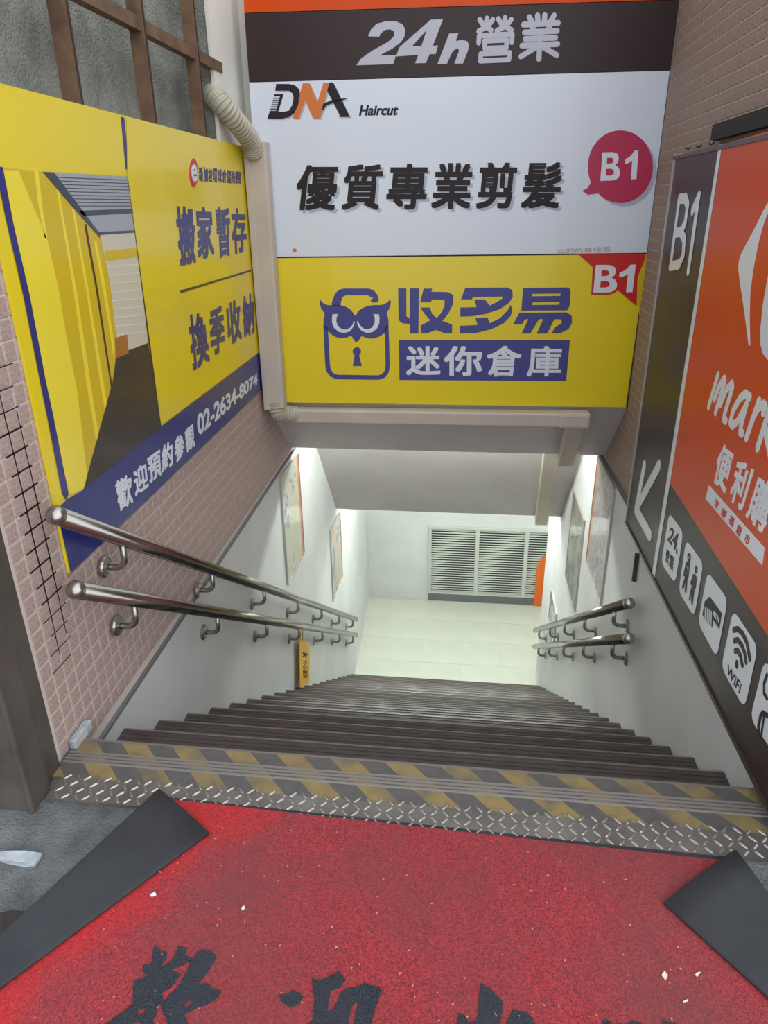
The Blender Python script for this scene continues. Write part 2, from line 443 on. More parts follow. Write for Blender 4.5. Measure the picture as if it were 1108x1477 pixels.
PR = .0482; spots = []
for c in range(0, 60):
    for r in range(0, 52):
        y = 1.50 + (c + .5) * PR; z = 2.246 - (46 - r + .5) * PR + .0
        if y > 3.96 and z > .5: continue
        if y > 4.5 or z < .05: continue
        if y < 3.50 and z < 1.66: continue
        if y < 2.2: continue
        spots.append((y, z))
lay_tiles(wr, spots, tile_mesh('tile', PR - .0042, PR - .0042, .002, M_tile_r), XRT + .002, True, 0.0, 'far_tiles')

# cracked dark joints in the left mosaic near the street post
jt = bmesh.new()
for yy, za, zb in ((1.62, .30, 1.10), (1.6715, .34, 1.02)):
    for k in range(14):
        z0 = za + (zb - za) * k / 14; z1 = za + (zb - za) * (k + 1) / 14; wd = .0030 * math.sin(math.pi * (k + .5) / 14) + .0008
        box(jt, (XLT - .0050, yy - wd, z0 + SL * (yy - 1.62)), (XLT - .0008, yy + wd, z1 + SL * (yy - 1.62)))
for r in range(-5, 12):
    z = .54 + r * PZ; le = random.uniform(.02, .05); wd = .0026 if -2 < r < 9 else .0014
    box(jt, (XLT - .0050, 1.62 - le, z - wd), (XLT - .0008, 1.6715 + random.uniform(0, .03), z + wd))
obj('crack_joint', jt, M_dark, wl)

# edge trims between tiles and paint
bm = bmesh.new(); prism(bm, [(XL + .003, 1.62, ZT(1.62) - .004), (XL + .003, 4.5, ZT(4.5) - .004), (XL + .003, 4.5, ZT(4.5) + .008), (XL + .003, 1.62, ZT(1.62) + .008)], (-.02, 0, 0))
struct(obj('trim_1', bm, M_plinth), 'dark thin strip along the lower edge of the left tiles', 'trim')
bm = bmesh.new(); prism(bm, [(XR - .003, 3.45, .033), (XR - .003, 3.7, .03), (XR - .003, 4.46, -.003), (XR - .003, 4.46, .008), (XR - .003, 3.7, .042), (XR - .003, 3.45, .045)], (.03, 0, 0))
struct(obj('trim_2', bm, M_plinth), 'dark thin strip along the lower edge of the right tiles', 'trim')

# upper left: cement wall set back, cream pier next to the front signs
bm = bmesh.new(); prism(bm, [(XLT - .35, 1.5, 1.72), (XLT - .16, 1.5, 1.72), (XLT - .16, 3.58, 1.72), (XLT - .031, 3.58, 1.72), (XLT - .031, 4.0, 1.72), (XLT - .35, 4.0, 1.72)], (0, 0, 1.68))
struct(obj('wall_left', bm, M_concrete_wall), 'rough grey cement wall behind the rusty frame', 'wall')
bm = bmesh.new(); box(bm, (XLT - .030, 3.57, 1.73), (XLT - .012, 4.0, 3.4))
struct(obj('wall_left', bm, M_cream), 'cream painted pier between the cement wall and the front signs', 'wall')
# building face above the front signs
bm = bmesh.new(); box(bm, (-1.6, 4.02, .55), (1.2, 4.25, 3.4))
struct(obj('wall_front', bm, M_cream), 'wall over the stair opening carrying the front signs', 'wall')

# sloped beam faces over the stairs
bm = bmesh.new(); prism(bm, [(-1.4, 3.955, .455), (-1.4, 4.385, .032), (-1.4, 4.52, .032), (-1.4, 4.60, .10), (-1.4, 4.60, .6), (-1.4, 3.955, .6)], (2.6, 0, 0))
struct(obj('ceiling_beam', bm, M_soffit), 'pale sloped soffit below the yellow front sign', 'ceiling')
bm = bmesh.new(); prism(bm, [(-1.4, 4.95, .02), (-1.4, 5.84, -1.03), (-1.4, 5.96, -1.03), (-1.4, 6.02, -.9), (-1.4, 6.02, .2), (-1.4, 4.95, .2)], (2.6, 0, 0))
struct(obj('ceiling_beam', bm, M_soffit), 'grey sloped ceiling face above the middle of the stairs', 'ceiling')
bm = bmesh.new(); box(bm, (-1.4, 4.5, .22), (1.2, 5.1, .4))
struct(obj('ceiling', bm, M_white), 'ceiling recess holding a lamp behind the first soffit', 'ceiling')
bm = bmesh.new(); box(bm, (-1.6, 5.98, -.86), (4.2, YBACK + .1, -.6))
struct(obj('ceiling', bm, M_white), 'white ceiling over the bottom landing', 'ceiling')

# ------------------------------------------------------------------ lamps in the two ceiling recesses
def tube_lamp(y, z, x0, x1, strength, label):
    t = thing('fluorescent_lamp', label, 'lamp', ((x0 + x1) / 2, y, z), 'tube lamps over the stairs')
    L = (x1 - x0) / 2
    boxobj('housing', (-L, -.03, .02), (L, .03, .06), M_white, t, .004)
    bm = bmesh.new(); tube(bm, [(-L + .03, 0, 0), (L - .03, 0, 0)], .014, 12); obj('tube', bm, emit('tube_glow', (236, 248, 240), strength), t, True)
    for s in (-1, 1): boxobj('end_holder', (s * L - .02, -.016, -.018), (s * L + .02, .016, .022), M_white, t)
tube_lamp(4.76, .14, XL + .04, XR - .04, LAMP_UPPER, 'tube lamp in the recess behind the first soffit')
tube_lamp(6.22, -.94, XL + .04, XR - .02, LAMP_LOWER, 'tube lamp nearest the stairs on the lower ceiling')
tube_lamp(6.75, -.94, XL + .06, XR + .30, LAMP_LOWER, 'tube lamp over the middle of the lower landing')
tube_lamp(7.4, -.94, 1.4, 2.9, LAMP_LOWER, 'tube lamp in the corridor right of the lower landing')

# ------------------------------------------------------------------ stairs
st = thing('staircase', 'long dark brown staircase going down to the basement', 'stairs', (0, Y0, 0), kind='structure')
def step_mesh():
    bm = bmesh.new()
    prism(bm, [(XL, 0, 0), (XL, 0, -.032), (XL, .014, -.032), (XL, .014, -RISE - .02), (XL, -RUN - .02, -RISE - .02), (XL, -RUN - .02, 0)], (XR - XL, 0, 0))
    me = bpy.data.meshes.new('step'); bmesh.ops.recalc_face_normals(bm, faces=bm.faces[:]); bm.to_mesh(me); bm.free(); me.materials.append(M_stair); return me
def strip_mesh():
    bm = bmesh.new()
    for k in range(6):
        y = -.020 - k * .019
        prism(bm, [(XL + .01, y - .0065, 0), (XL + .01, y - .0055, .0022), (XL + .01, y + .0055, .0022), (XL + .01, y + .0065, 0)], (XR - XL - .02, 0, 0))
    me = bpy.data.meshes.new('grip_strip'); bmesh.ops.recalc_face_normals(bm, faces=bm.faces[:]); bm.to_mesh(me); bm.free(); me.materials.append(M_stair); return me
def edge_mesh():
    bm = bmesh.new()
    prism(bm, [(XL + .004, .0015, .002), (XL + .004, .0035, -.004), (XL + .004, .0015, -.012), (XL + .004, -.006, -.001), (XL + .004, -.006, .003)], (XR - XL - .008, 0, 0))
    me = bpy.data.meshes.new('nosing'); bmesh.ops.recalc_face_normals(bm, faces=bm.faces[:]); bm.to_mesh(me); bm.free(); me.materials.append(M_nosing); return me
SM, GM, EM = step_mesh(), strip_mesh(), edge_mesh()
for i in range(1, NSTEP):
    s = link(bpy.data.objects.new('step', SM), st); s.location = (0, i * RUN, -i * RISE)
    link(bpy.data.objects.new('grip_strip', GM), s); link(bpy.data.objects.new('nosing', EM), s)
bm = bmesh.new(); prism(bm, [(XL, .012, -.01), (XL, NSTEP * RUN - .3, ZLOW), (XL, NSTEP * RUN - .6, ZLOW - .3), (XL, -.3, -.35), (XL, -.3, -.01)], (XR - XL, 0, 0))
bm.free()
boxobj('riser', (XL, -.02, -RISE - .02), (XR, .012, -.012), M_stair, st)

# landing edge: painted hazard plate with ribbed strip, checker plate
XA, XB = -1.15, .86
hz = thing('landing_edge_plate', 'worn yellow and grey hazard striped plate at the top step', 'step edge', (0, 1.53, 0))
bm = bmesh.new(); box(bm, (XA, -.082, -.004), (XB, Y0 - 1.53 - .006, .004)); obj('plate', bm, M_hazard, hz)
bm = bmesh.new()
prism(bm, [(XA, Y0 - 1.53 - .007, .006), (XA, Y0 - 1.53 + .002, .004), (XA, Y0 - 1.53 + .003, -.012), (XA, Y0 - 1.53 - .007, -.012)], (XB - XA, 0, 0)); obj('nosing', bm, M_ribm, hz)
for k in range(4):
    y = -.022 + k * .0130
    bm = bmesh.new(); prism(bm, [(XA, y - .004, .0035), (XA, y - .0025, .0075), (XA, y + .0025, .0075), (XA, y + .004, .0035)], (XB - XA, 0, 0)); obj('rib', bm, M_ribm, hz)
ck = thing('checker_plate', 'worn metal checker plate strip between striped edge and red mat', 'metal plate', (0, 1.41, 0))
bm = bmesh.new(); box(bm, (XA + .03, -.045, -.004), (XB, .0375, .0055)); obj('plate', bm, M_chk, ck)
bm = bmesh.new()
def lozenge(bm, x, y, z, a, l=.019, wd=.0042, h=.0032):
    ca, sa = math.cos(a), math.sin(a); pts = []
    for u, v in ((-l, 0), (-l * .5, -wd), (l * .5, -wd), (l, 0), (l * .5, wd), (-l * .5, wd)):
        pts.append((x + u * ca - v * sa, y + u * sa + v * ca))
    base = [bm.verts.new((p[0], p[1], z)) for p in pts]
    t0 = bm.verts.new((x - l * .55 * ca, y - l * .55 * sa, z + h)); t1 = bm.verts.new((x + l * .55 * ca, y + l * .55 * sa, z + h))
    for f in ((base[0], base[1], t0), (base[1], base[2], t1, t0), (base[2], base[3], t1), (base[3], base[4], t1), (base[4], base[5], t0, t1), (base[5], base[0], t0)): bm.faces.new(f)
for r in range(4):
    for i in range(int((XB - XA - .07) / .030)):
        lozenge(bm, XA + .05 + i * .030, -.030 + r * .0235, .0055, math.radians(48 if (i + r) % 2 else -48), .0145, .0036, .003)
o = obj('raised_pattern', bm, M_bump, ck); o['kind'] = 'stuff'

# ------------------------------------------------------------------ lower landing floor
lf = struct(boxobj('floor', (-1.6, Y0 + (NSTEP - 1) * RUN + .012, ZLOW - .1), (4.2, YBACK + .1, ZLOW - .003), M_joint), 'ivory tiled floor of the bottom landing', 'floor')
TS = .46
me = bpy.data.meshes.new('floor_tile'); bm = bmesh.new(); box(bm, (-TS / 2 + .0015, -TS / 2 + .0015, -.008), (TS / 2 - .0015, TS / 2 - .0015, .003)); bm.to_mesh(me); bm.free(); me.materials.append(M_lowtile)
for i in range(-2, 6):
    for j in range(0, 4):
        x = .03 + TS * (i + .5); y = 6.36 + TS * (j + .5)
        if x - TS / 2 < -1.35: continue
        o = link(bpy.data.objects.new('tile', me), lf); o.location = (x, y, ZLOW - .003)
for i in range(-3, -2):
    for j in range(0, 4):
        o = link(bpy.data.objects.new('tile', me), lf); o.location = (.03 + TS * (i + .5), 6.36 + TS * (j + .5), ZLOW - .003)

# louver in the back wall
lv = thing('louver_panel', 'pale grey ventilation louver set low in the far white wall', 'louver', (.55, YBACK, ZLOW))
yb = -.05
def lbox(name, x0, x1, z0, z1, d0=-.05, d1=0.0, material=M_louver, parent=lv): return boxobj(name, (x0 - .55, d0, z0 - ZLOW), (x1 - .55, d1, z1 - ZLOW), material, parent, .002)
LX0, LX1, LZ0, LZ1 = -.432, 1.44, -3.24, -2.27
lbox('backing', LX0, LX1, LZ0, LZ1, -.006, 0, M_dark)  # near-black sheet stands in for the shade between the slats
lbox('frame', LX0, LX0 + .035, LZ0, LZ1); lbox('frame', LX1 - .035, LX1, LZ0, LZ1)
lbox('frame', LX0 + .035, LX1 - .035, LZ1 - .03, LZ1); lbox('frame', LX0 + .035, LX1 - .035, LZ0, LZ0 + .025)
for a in (.165, .785): lbox('mullion', a, a + .048, LZ0 + .025, LZ1 - .03)
lbox('plinth', LX0, LX1, ZLOW, LZ0, -.055, 0, M_plinth)
NS = 27; pitch = (LZ1 - LZ0 - .055) / NS
for a, b in ((LX0 + .035, .165), (.213, .785), (.833, LX1 - .035)):
    me = bpy.data.meshes.new('slat'); bm = bmesh.new(); wd = b - a
    prism(bm, [(0, -.040, -.003), (0, -.042, .001), (0, -.024, .009), (0, -.022, .005)], (wd, 0, 0)); bmesh.ops.recalc_face_normals(bm, faces=bm.faces[:]); bm.to_mesh(me); bm.free(); me.materials.append(M_louver)
    for k in range(NS):
        o = link(bpy.data.objects.new('slat', me), lv); o.location = (a - .55, 0, LZ0 + .025 + (k + .32) * pitch - ZLOW)
# orange board round the corner
bm = bmesh.new()
prof = [(.955, ZLOW + .003), (.955, -2.80), (.975, -2.70), (1.02, -2.62), (1.09, -2.58), (1.30, -2.56), (1.42, -2.60), (1.46, -2.70), (1.46, ZLOW + .003)]
prism(bm, [(x, YBACK - .075, z) for x, z in prof], (0, .018, 0))
tag(obj('orange_board', bm, M_orangeb), 'orange round-topped board leaning before the louver by the corner', 'board')

# ------------------------------------------------------------------ handrails
P_lrail = Plane((XL + .075, 0, 0), (0, 1, 0), (0, 0, 1)); P_rrail = Plane((XR - .075, 0, 0), (0, -1, 0), (0, 0, 1))
def handrail(side, ya, za, yb_, zb_, brs, label, group):
    x = XL + .075 if side < 0 else XR - .075; wx = XL if side < 0 else XR
    t = thing('handrail', label, 'handrail', (x, ya, za), group)
    d = Vector((0, yb_ - ya, zb_ - za)); u = d.normalized(); R = .0255
    bm = bmesh.new(); tube(bm, [Vector((0, 0, 0)), d], R, 24); obj('tube', bm, M_steel, t, True)
    for p, s in ((Vector((0, 0, 0)), -1), (d, 1)):
        bm = bmesh.new(); q = [p + u * s * k for k in (-.012, .004, .012, .017, .0195)]
        tube(bm, q, [R + .001, R + .001, R * .85, R * .55, .002], 24); obj('end_cap', bm, M_steelcap, t, True)
    sl = (zb_ - za) / (yb_ - ya)
    for y in brs:
        p = Vector((0, y - ya, sl * (y - ya)))
        w_ = wx - x
        bm = bmesh.new(); pts = [p + Vector((0, 0, -R + .003)), p + Vector((0, 0, -.072))]
        for k in range(1, 7):
            a = k / 6 * math.pi / 2; pts.append(p + Vector((math.copysign(1, w_) * .035 * (1 - math.cos(a)), 0, -.072 - .035 * math.sin(a))))
        pts.append(p + Vector((w_ - math.copysign(.004, w_), 0, -.107)))
        tube(bm, pts, .0105, 12)
        b = obj('bracket', bm, M_steelcap, t, True)
        bm = bmesh.new(); c = p + Vector((w_, 0, -.107)); e = Vector((-math.copysign(1, w_), 0, 0))
        tube(bm, [c, c + e * .006, c + e * .012, c + e * .016], [.036, .036, .031, .013], 20); obj('flange', bm, M_steelcap, b, False)
    return t
handrail(-1, 1.612, .755, 6.244, -2.447, [1.92 + .693 * k for k in range(7)], 'upper stainless handrail on the left wall', 'stainless handrails')
handrail(-1, 1.628, .519, 6.214, -2.620, [1.925 + .688 * k for k in range(7)], 'lower stainless handrail on the left wall, with the yellow tag', 'stainless handrails')
handrail(1, 2.956, -.205, 6.33, -2.52, [3.205 + .708 * k for k in range(5)], 'upper stainless handrail on the right wall', 'stainless handrails')
handrail(1, 2.875, -.345, 6.25, -2.665, [3.147 + .708 * k for k in range(5)], 'lower stainless handrail on the right wall', 'stainless handrails')

# yellow warning tag hanging from the lower left rail
P_tag = Plane((XL + .035, 0, 0), (0, 1, 0), (0, 0, 1))
tg = thing('warning_tag', 'yellow caution tag hanging from the lower left handrail', 'tag', P_tag.px(437, 990))
TZ = (410, 890, 13.43)
shape('board', P_tag, [[(290, 500), (350, 385), (465, 530), (485, 650), (480, 1270), (300, 1362)]], 0, M_tag, tg, TZ, .003)
text('lettering', P_tag, '小', [(355, 840), (440, 840), (440, 915), (355, 925)], .003, M_black, tg, .02, z=TZ)
text('lettering', P_tag, '心', [(350, 930), (440, 920), (440, 1000), (350, 1010)], .003, M_black, tg, .02, z=TZ)
text('lettering', P_tag, '階', [(355, 1030), (442, 1020), (442, 1100), (355, 1112)], .003, M_black, tg, .02, z=TZ)
text('lettering', P_tag, '梯', [(355, 1120), (442, 1108), (442, 1180), (355, 1195)], .003, M_black, tg, .02, z=TZ)
shape('falling_figure', P_tag, [[(350, 690), (385, 680), (400, 710), (430, 690), (425, 720), (450, 720), (445, 740), (405, 745), (435, 780), (420, 790), (380, 755), (345, 780), (340, 765), (370, 735), (345, 710)]], .003, M_black, tg, TZ)
bm = bmesh.new(); tube(bm, [P_tag.px(410 + a / 13.43, 890 + b / 13.43, h) for a, b, h in ((350, 440, .004), (318, 330, .012), (300, 240, .016), (330, 205, .012), (345, 300, .006), (345, 430, .004))], .0025, 8)
o = obj('loop', bm, M_tag, tg, True); o.matrix_parent_inverse = Matrix.Translation(-tg.location)

# ------------------------------------------------------------------ framed posters on the white walls
def poster_mat(name, cols, sc, seed):
    M = bpy.data.materials.new(name); M.use_nodes = True; nt = M.node_tree; N = nt.nodes; L = nt.links; P = N['Principled BSDF']
    P.inputs['Roughness'].default_value = .35; P.inputs['Coat Weight'].default_value = 1.0; P.inputs['Coat Roughness'].default_value = .015; P.inputs['Coat IOR'].default_value = 1.9
    tc = N.new('ShaderNodeTexCoord'); mp = N.new('ShaderNodeMapping'); mp.inputs['Location'].default_value = (seed, seed * 2, seed); L.new(tc.outputs['Object'], mp.inputs[0])
    v = N.new('ShaderNodeTexVoronoi'); v.inputs['Scale'].default_value = sc; L.new(mp.outputs[0], v.inputs['Vector'])
    wv = N.new('ShaderNodeTexWave'); wv.inputs['Scale'].default_value = sc * .9; wv.inputs['Distortion'].default_value = 7; L.new(mp.outputs[0], wv.inputs['Vector'])
    r = N.new('ShaderNodeValToRGB'); r.color_ramp.interpolation = 'LINEAR'
    e = r.color_ramp.elements
    for k, c in enumerate(cols):
        p = k / (len(cols) - 1)
        if k == 0: e[0].position = 0; e[0].color = lin(c)
        elif k == len(cols) - 1: e[-1].position = 1; e[-1].color = lin(c)
        else: q = e.new(p); q.color = lin(c)
    mx = N.new('ShaderNodeMixRGB'); mx.inputs['Fac'].default_value = .5; L.new(v.outputs['Color'], mx.inputs['Color1']); L.new(wv.outputs['Fac'], mx.inputs['Color2'])
    L.new(mx.outputs['Color'], r.inputs['Fac']); L.new(r.outputs['Color'], P.inputs['Base Color'])
    return M
PA = poster_mat('pale_green_map_print', [(206, 208, 204), (214, 206, 160), (216, 218, 216), (140, 150, 140), (222, 224, 224)], 9, 1.0)
PB = poster_mat('grey_brown_picture_print', [(120, 124, 116), (206, 160, 110), (176, 180, 172), (90, 96, 90), (190, 176, 140)], 6, 4.0)
PC = poster_mat('blue_white_picture_print', [(120, 120, 170), (200, 196, 196), (150, 130, 120), (210, 208, 206), (96, 100, 150)], 8, 7.0)
def poster(side, ya, yb_, z0, z1, material, label, band=None):
    x = XL if side < 0 else XR; s = 1 if side < 0 else -1
    t = thing('framed_poster', label, 'poster', (x, (ya + yb_) / 2, z0), 'framed posters on the stairwell walls')
    h = z1 - z0; w_ = (yb_ - ya) / 2
    def b(name, y0, y1, q0, q1, d, m_): return boxobj(name, (min(0, s * d), y0, q0), (max(0, s * d), y1, q1), m_, t)
    b('picture', -w_ + .008, w_ - .008, .008, h - .008, .010, material)
    if band: b('colour_band', (w_ - .06), w_ - .008, .008, h - .008, .0104, band)
    for y0, y1, q0, q1 in ((-w_, -w_ + .008, 0, h), (w_ - .008, w_, 0, h), (-w_ + .008, w_ - .008, 0, .008), (-w_ + .008, w_ - .008, h - .008, h)): b('frame', y0, y1, q0, q1, .014, M_alu)
M_band = mat('terracotta_print', (206, 128, 96), .3, coat=.6)
poster(-1, 4.035, 4.525, -.815, -.045, PA, 'pale green poster with orange band high on the left wall', M_band)
poster(-1, 5.48, 5.965, -1.79, -1.085, PB, 'dark poster further down the left wall by the lower landing')
poster(1, 3.845, 4.44, -.74, .015, PC, 'blue and white poster with orange band on the right wall', M_band)
poster(1, 4.665, 5.245, -1.29, -.545, PB, 'brownish poster in the middle of the right wall')
poster(1, 5.50, 5.96, -2.14, -1.82, PA, 'lowest poster on the right wall, half hidden by the handrail')

# ------------------------------------------------------------------ front signs
def signboard(name, quad, depth, material, label, bev=.003):
    pts = [P_front.uv(*q) for q in quad]
    cx = sum(p[0] for p in pts) / 4; cz = min(p[1] for p in pts)
    t = thing(name, label, 'sign', P_front.at(cx, cz, 0))
    bm = bmesh.new(); prism(bm, [P_front.at(u, v, 0) - t.location for u, v in pts], -P_front.n * depth)
    obj('face_board', bm, material, t)
    return t
B_TL, B_TR = (352.0, 18), (981, 1)
top_strip = signboard('sign_board', [(349, -60), (986, -60), (980.5, -1), (352.5, 18.5)], .05, M_orange, 'orange sign edge at the very top of the front')
brown = signboard('sign_board', [(352.5, 19.5), (980.5, 0), (966.8, 101), (359.5, 118)], .05, M_brownp, 'dark brown 24 hour sign above the white haircut sign')
wsign = signboard('sign_board', [(359.5, 119), (966.6, 102), (933.4, 365), (376, 371)], .045, M_panelw, 'white haircut salon sign with red B1 bubble')
ysign = signboard('sign_board', [(376, 372.5), (933, 366.5), (903, 587.5), (396, 580)], .05, M_yellow, 'yellow mini storage sign with owl padlock over the stair opening')
bm = bmesh.new(); prism(bm, [P_front.px(*q, .0005) for q in ((376, 370.5), (933.6, 364.6), (933.3, 366.6), (376, 372.5))], -P_front.n * .03)
o = obj('edge_strip', bm, M_black, ysign); o.matrix_parent_inverse = Matrix.Translation(-ysign.location)
bm = bmesh.new(); prism(bm, [P_front.px(*q, .001) for q in ((932.6, 367), (934.6, 367), (905.4, 588), (903.2, 588))], -P_front.n * .04)
o = obj('edge_strip', bm, M_black, ysign); o.matrix_parent_inverse = Matrix.Translation(-ysign.location)

B_LOOPS = [[(0, 0), (0, 1), (.55, 1), (.78, .96), (.9, .87), (.92, .75), (.87, .62), (.74, .54), (.9, .47), (1, .33), (1, .2), (.92, .08), (.75, .01), (.55, 0)],
           [(.28, .6), (.28, .81), (.5, .81), (.61, .77), (.63, .70), (.6, .63), (.5, .6)], [(.28, .18), (.28, .42), (.52, .42), (.66, .37), (.69, .30), (.66, .22), (.52, .18)]]
ONE_LOOPS = [[(.66, 1), (1, 1), (1, 0), (.56, 0), (.56, .66), (.3, .58), (0, .55), (0, .72), (.32, .79), (.52, .89)]]
def unit(name, plane, loops, quad, lift, material, parent, z=None):
    if z: quad = [(z[0] + a / z[2], z[1] + b / z[2]) for a, b in quad]
    tl, tr, br, bl = [Vector(plane.uv(*q)) for q in quad]
    L = [[tuple((bl * (1 - a) + br * a) * (1 - b) + (tl * (1 - a) + tr * a) * b) for a, b in lp] for lp in loops]
    V, Fc = fill(L)
    return flat(name, plane, [(v.x, v.y) for v in V], Fc, lift, material, parent)
bm = bmesh.new(); prism(bm, [P_front.px(*q, .001) for q in ((966.2, 102), (968.2, 102), (935.2, 364), (933.2, 364))], -P_front.n * .04)
o = obj('edge_strip', bm, M_black, wsign); o.matrix_parent_inverse = Matrix.Translation(-wsign.location)
# brown sign: 24h + two characters
Z = (500, 10, 3.358)
two = [(48, 283), (70, 250), (120, 215), (200, 170), (228, 145), (232, 120), (210, 108), (185, 112), (165, 130), (158, 145), (104, 142), (118, 110), (145, 82), (190, 70), (240, 70), (272, 85), (284, 110), (280, 145), (262, 172), (225, 200), (160, 235), (240, 233), (226, 277)]
four = [[(408, 62), (467, 60), (418, 188), (443, 187), (432, 228), (402, 229), (384, 272), (332, 273), (348, 232), (240, 240), (256, 195)], [(388, 112), (318, 190), (363, 189)]]
hh = [(497, 129), (542, 128), (529, 165), (560, 160), (585, 166), (593, 185), (588, 212), (564, 274), (522, 275), (545, 212), (540, 200), (522, 208), (508, 226), (486, 276), (440, 278)]
shape('lettering', P_front, [two], 0, M_silver, brown, Z); shape('lettering', P_front, four, 0, M_silver, brown, Z); shape('lettering', P_front, [hh], 0, M_silver, brown, Z)
def strokes(name, plane, segs, wd, lift, material, parent, z):
    """rounded strokes (marker style letters) built as capsules"""
    bmV, bmF, lf_ = [], [], []
    for sg in segs:
        P = [Vector(plane.uv(z[0] + a / z[2], z[1] + b / z[2])) for a, b in sg]
        r = wd / 2
        for a, b in zip(P, P[1:]):
            d = (b - a).normalized() if (b - a).length > 1e-6 else Vector((1, 0)); n_ = Vector((-d.y, d.x)); base = len(bmV); k = 8; lp = []
            for i in range(k + 1):
                t_ = math.pi / 2 + math.pi * i / k; lp.append(a + d * (r * math.cos(t_)) + n_ * (r * math.sin(t_)))
            for i in range(k + 1):
                t_ = -math.pi / 2 + math.pi * i / k; lp.append(b + d * (r * math.cos(t_)) + n_ * (r * math.sin(t_)))
            bmV += [(p.x, p.y) for p in lp]; bmF.append(list(range(base, base + len(lp)))); lf_ += [.00008 * len(bmF)] * len(lp)
    return flat(name, plane, bmV, bmF, lift, material, parent, .0008, lf_)
ying = [[(645, 62), (658, 82)], [(680, 55), (672, 100), (640, 118)], [(708, 62), (690, 88)], [(672, 95), (700, 112)],
        [(735, 58), (748, 80)], [(768, 52), (762, 98), (728, 115)], [(798, 62), (780, 85)], [(765, 92), (798, 112)],
        [(640, 175), (642, 140), (803, 132), (800, 172)],
        [(668, 165), (776, 160), (774, 198), (670, 202), (668, 165)], [(722, 202), (718, 222)], [(650, 228), (790, 222), (786, 256), (648, 262), (650, 228)]]
ye = [[(925, 42), (928, 80)], [(960, 40), (958, 80)], [(885, 50), (900, 75)], [(1005, 42), (985, 75)], [(858, 86), (1025, 78)], [(898, 95), (908, 115)], [(985, 92), (974, 112)],
      [(862, 124), (1020, 116)], [(866, 155), (1012, 149)], [(850, 188), (1022, 180)], [(938, 120), (932, 252)], [(925, 192), (845, 240)], [(945, 190), (1018, 234)]]
strokes('lettering', P_front, ying, .021, 0, M_silver, brown, Z); strokes('lettering', P_front, ye, .023, 0, M_silver, brown, Z)

# white sign: logo
Z = (375, 110, 5.153)
def sh(pts, dx=10, dy=10): return [(a + dx, b + dy) for a, b in pts]
D_out = [(122, 57), (215, 57), (262, 68), (290, 95), (298, 140), (285, 215), (255, 275), (215, 305), (160, 316), (55, 315), (72, 265), (180, 264), (215, 255), (240, 215), (250, 165), (245, 128), (215, 107), (113, 107)]
N_l = [(320, 52), (370, 52), (428, 190), (472, 50), (517, 50), (450, 312), (395, 314), (338, 180), (290, 315), (245, 313)]
A_l = [(517, 46), (545, 46), (668, 300), (680, 302), (585, 303), (597, 296), (500, 108)]
A_bar = [(458, 262), (470, 205), (530, 178), (640, 163), (645, 168), (560, 195), (500, 215)]
for nm, lp, mt in (('logo', D_out, M_dktext), ('logo', N_l, M_orange2), ('logo', A_l, M_dktext), ('logo', A_bar, M_dktext)):
    shape('printed_shadow', P_front, [sh(lp)], 0, M_shadowp, wsign, Z, .0004); shape(nm, P_front, [lp], .0005, mt, wsign, Z)
shape('logo', P_front, [[(108, 133), (176, 133), (138, 262), (120, 262), (150, 148), (104, 148)]], .0005, M_dktext, wsign, Z)
for k in range(7):
    y = 160 + k * 16; shape('comb_tooth', P_front, [[(100 - k * 4.4, y), (152 - k * 4.4, y), (150 - k * 4.4, y + 7), (98 - k * 4.4, y + 7)]], .0005, M_dktext, wsign, Z)
text('lettering', P_front, 'Haircut', [(738, 214), (1030, 212), (1026, 290), (736, 294)], .0005, M_dktext, wsign, .025, .2, Z, spread=.012)
# the big six characters with their printed shadow
q6 = [(428, 240), (823, 233), (806, 301), (424, 305)]
for i, ch in enumerate('優質專業剪髮'):
    a0 = 424 + i * 64.6; a1 = a0 + 60; sk = 14
    y_t = 238 - i * 0.9; y_b = 303.5 - i * 0.6
    q = [(a0 + 4, y_t), (a1 + 4, y_t), (a1 + 4, y_b), (a0 + 4, y_b)]
    text('printed_shadow', P_front, ch, [(x + 4, y + 4) for x, y in q], 0, M_shadowp, wsign, .02, .12, thick=.0004)
    text('lettering', P_front, ch, q, .0005, M_dktext, wsign, .012, .12, spread=.024)
bub = ring(895, 240.5, 47, 52.5, 48)
tail = [(853, 262), (848, 271), (840, 275), (848, 281), (862, 279), (868, 272)]
shape('printed_shadow', P_front, [[(a + 5, b + 5) for a, b in bub]], 0, M_shadowp, wsign, None, .0004)
shape('bubble', P_front, [bub], .0005, M_magenta, wsign); shape('bubble_tail', P_front, [tail], .0009, M_magenta, wsign)
unit('lettering', P_front, B_LOOPS, [(869, 220), (895, 219), (894, 260), (866, 261)], .0014, M_whitep, wsign); unit('lettering', P_front, ONE_LOOPS, [(903, 218), (921, 217), (918, 258.5), (900, 259)], .0014, M_whitep, wsign)
text('handwriting', P_front, '公們的最佳首', [(803, 359), (880, 355), (882, 363), (803, 366)], .0005, mat('faded_red_ink', (206, 166, 152), .6), wsign)
for px_, py_ in ((425, 361),): shape('screw_mark', P_front, [ring(px_, py_, 3, 3, 12)], .0005, M_orange2, wsign)

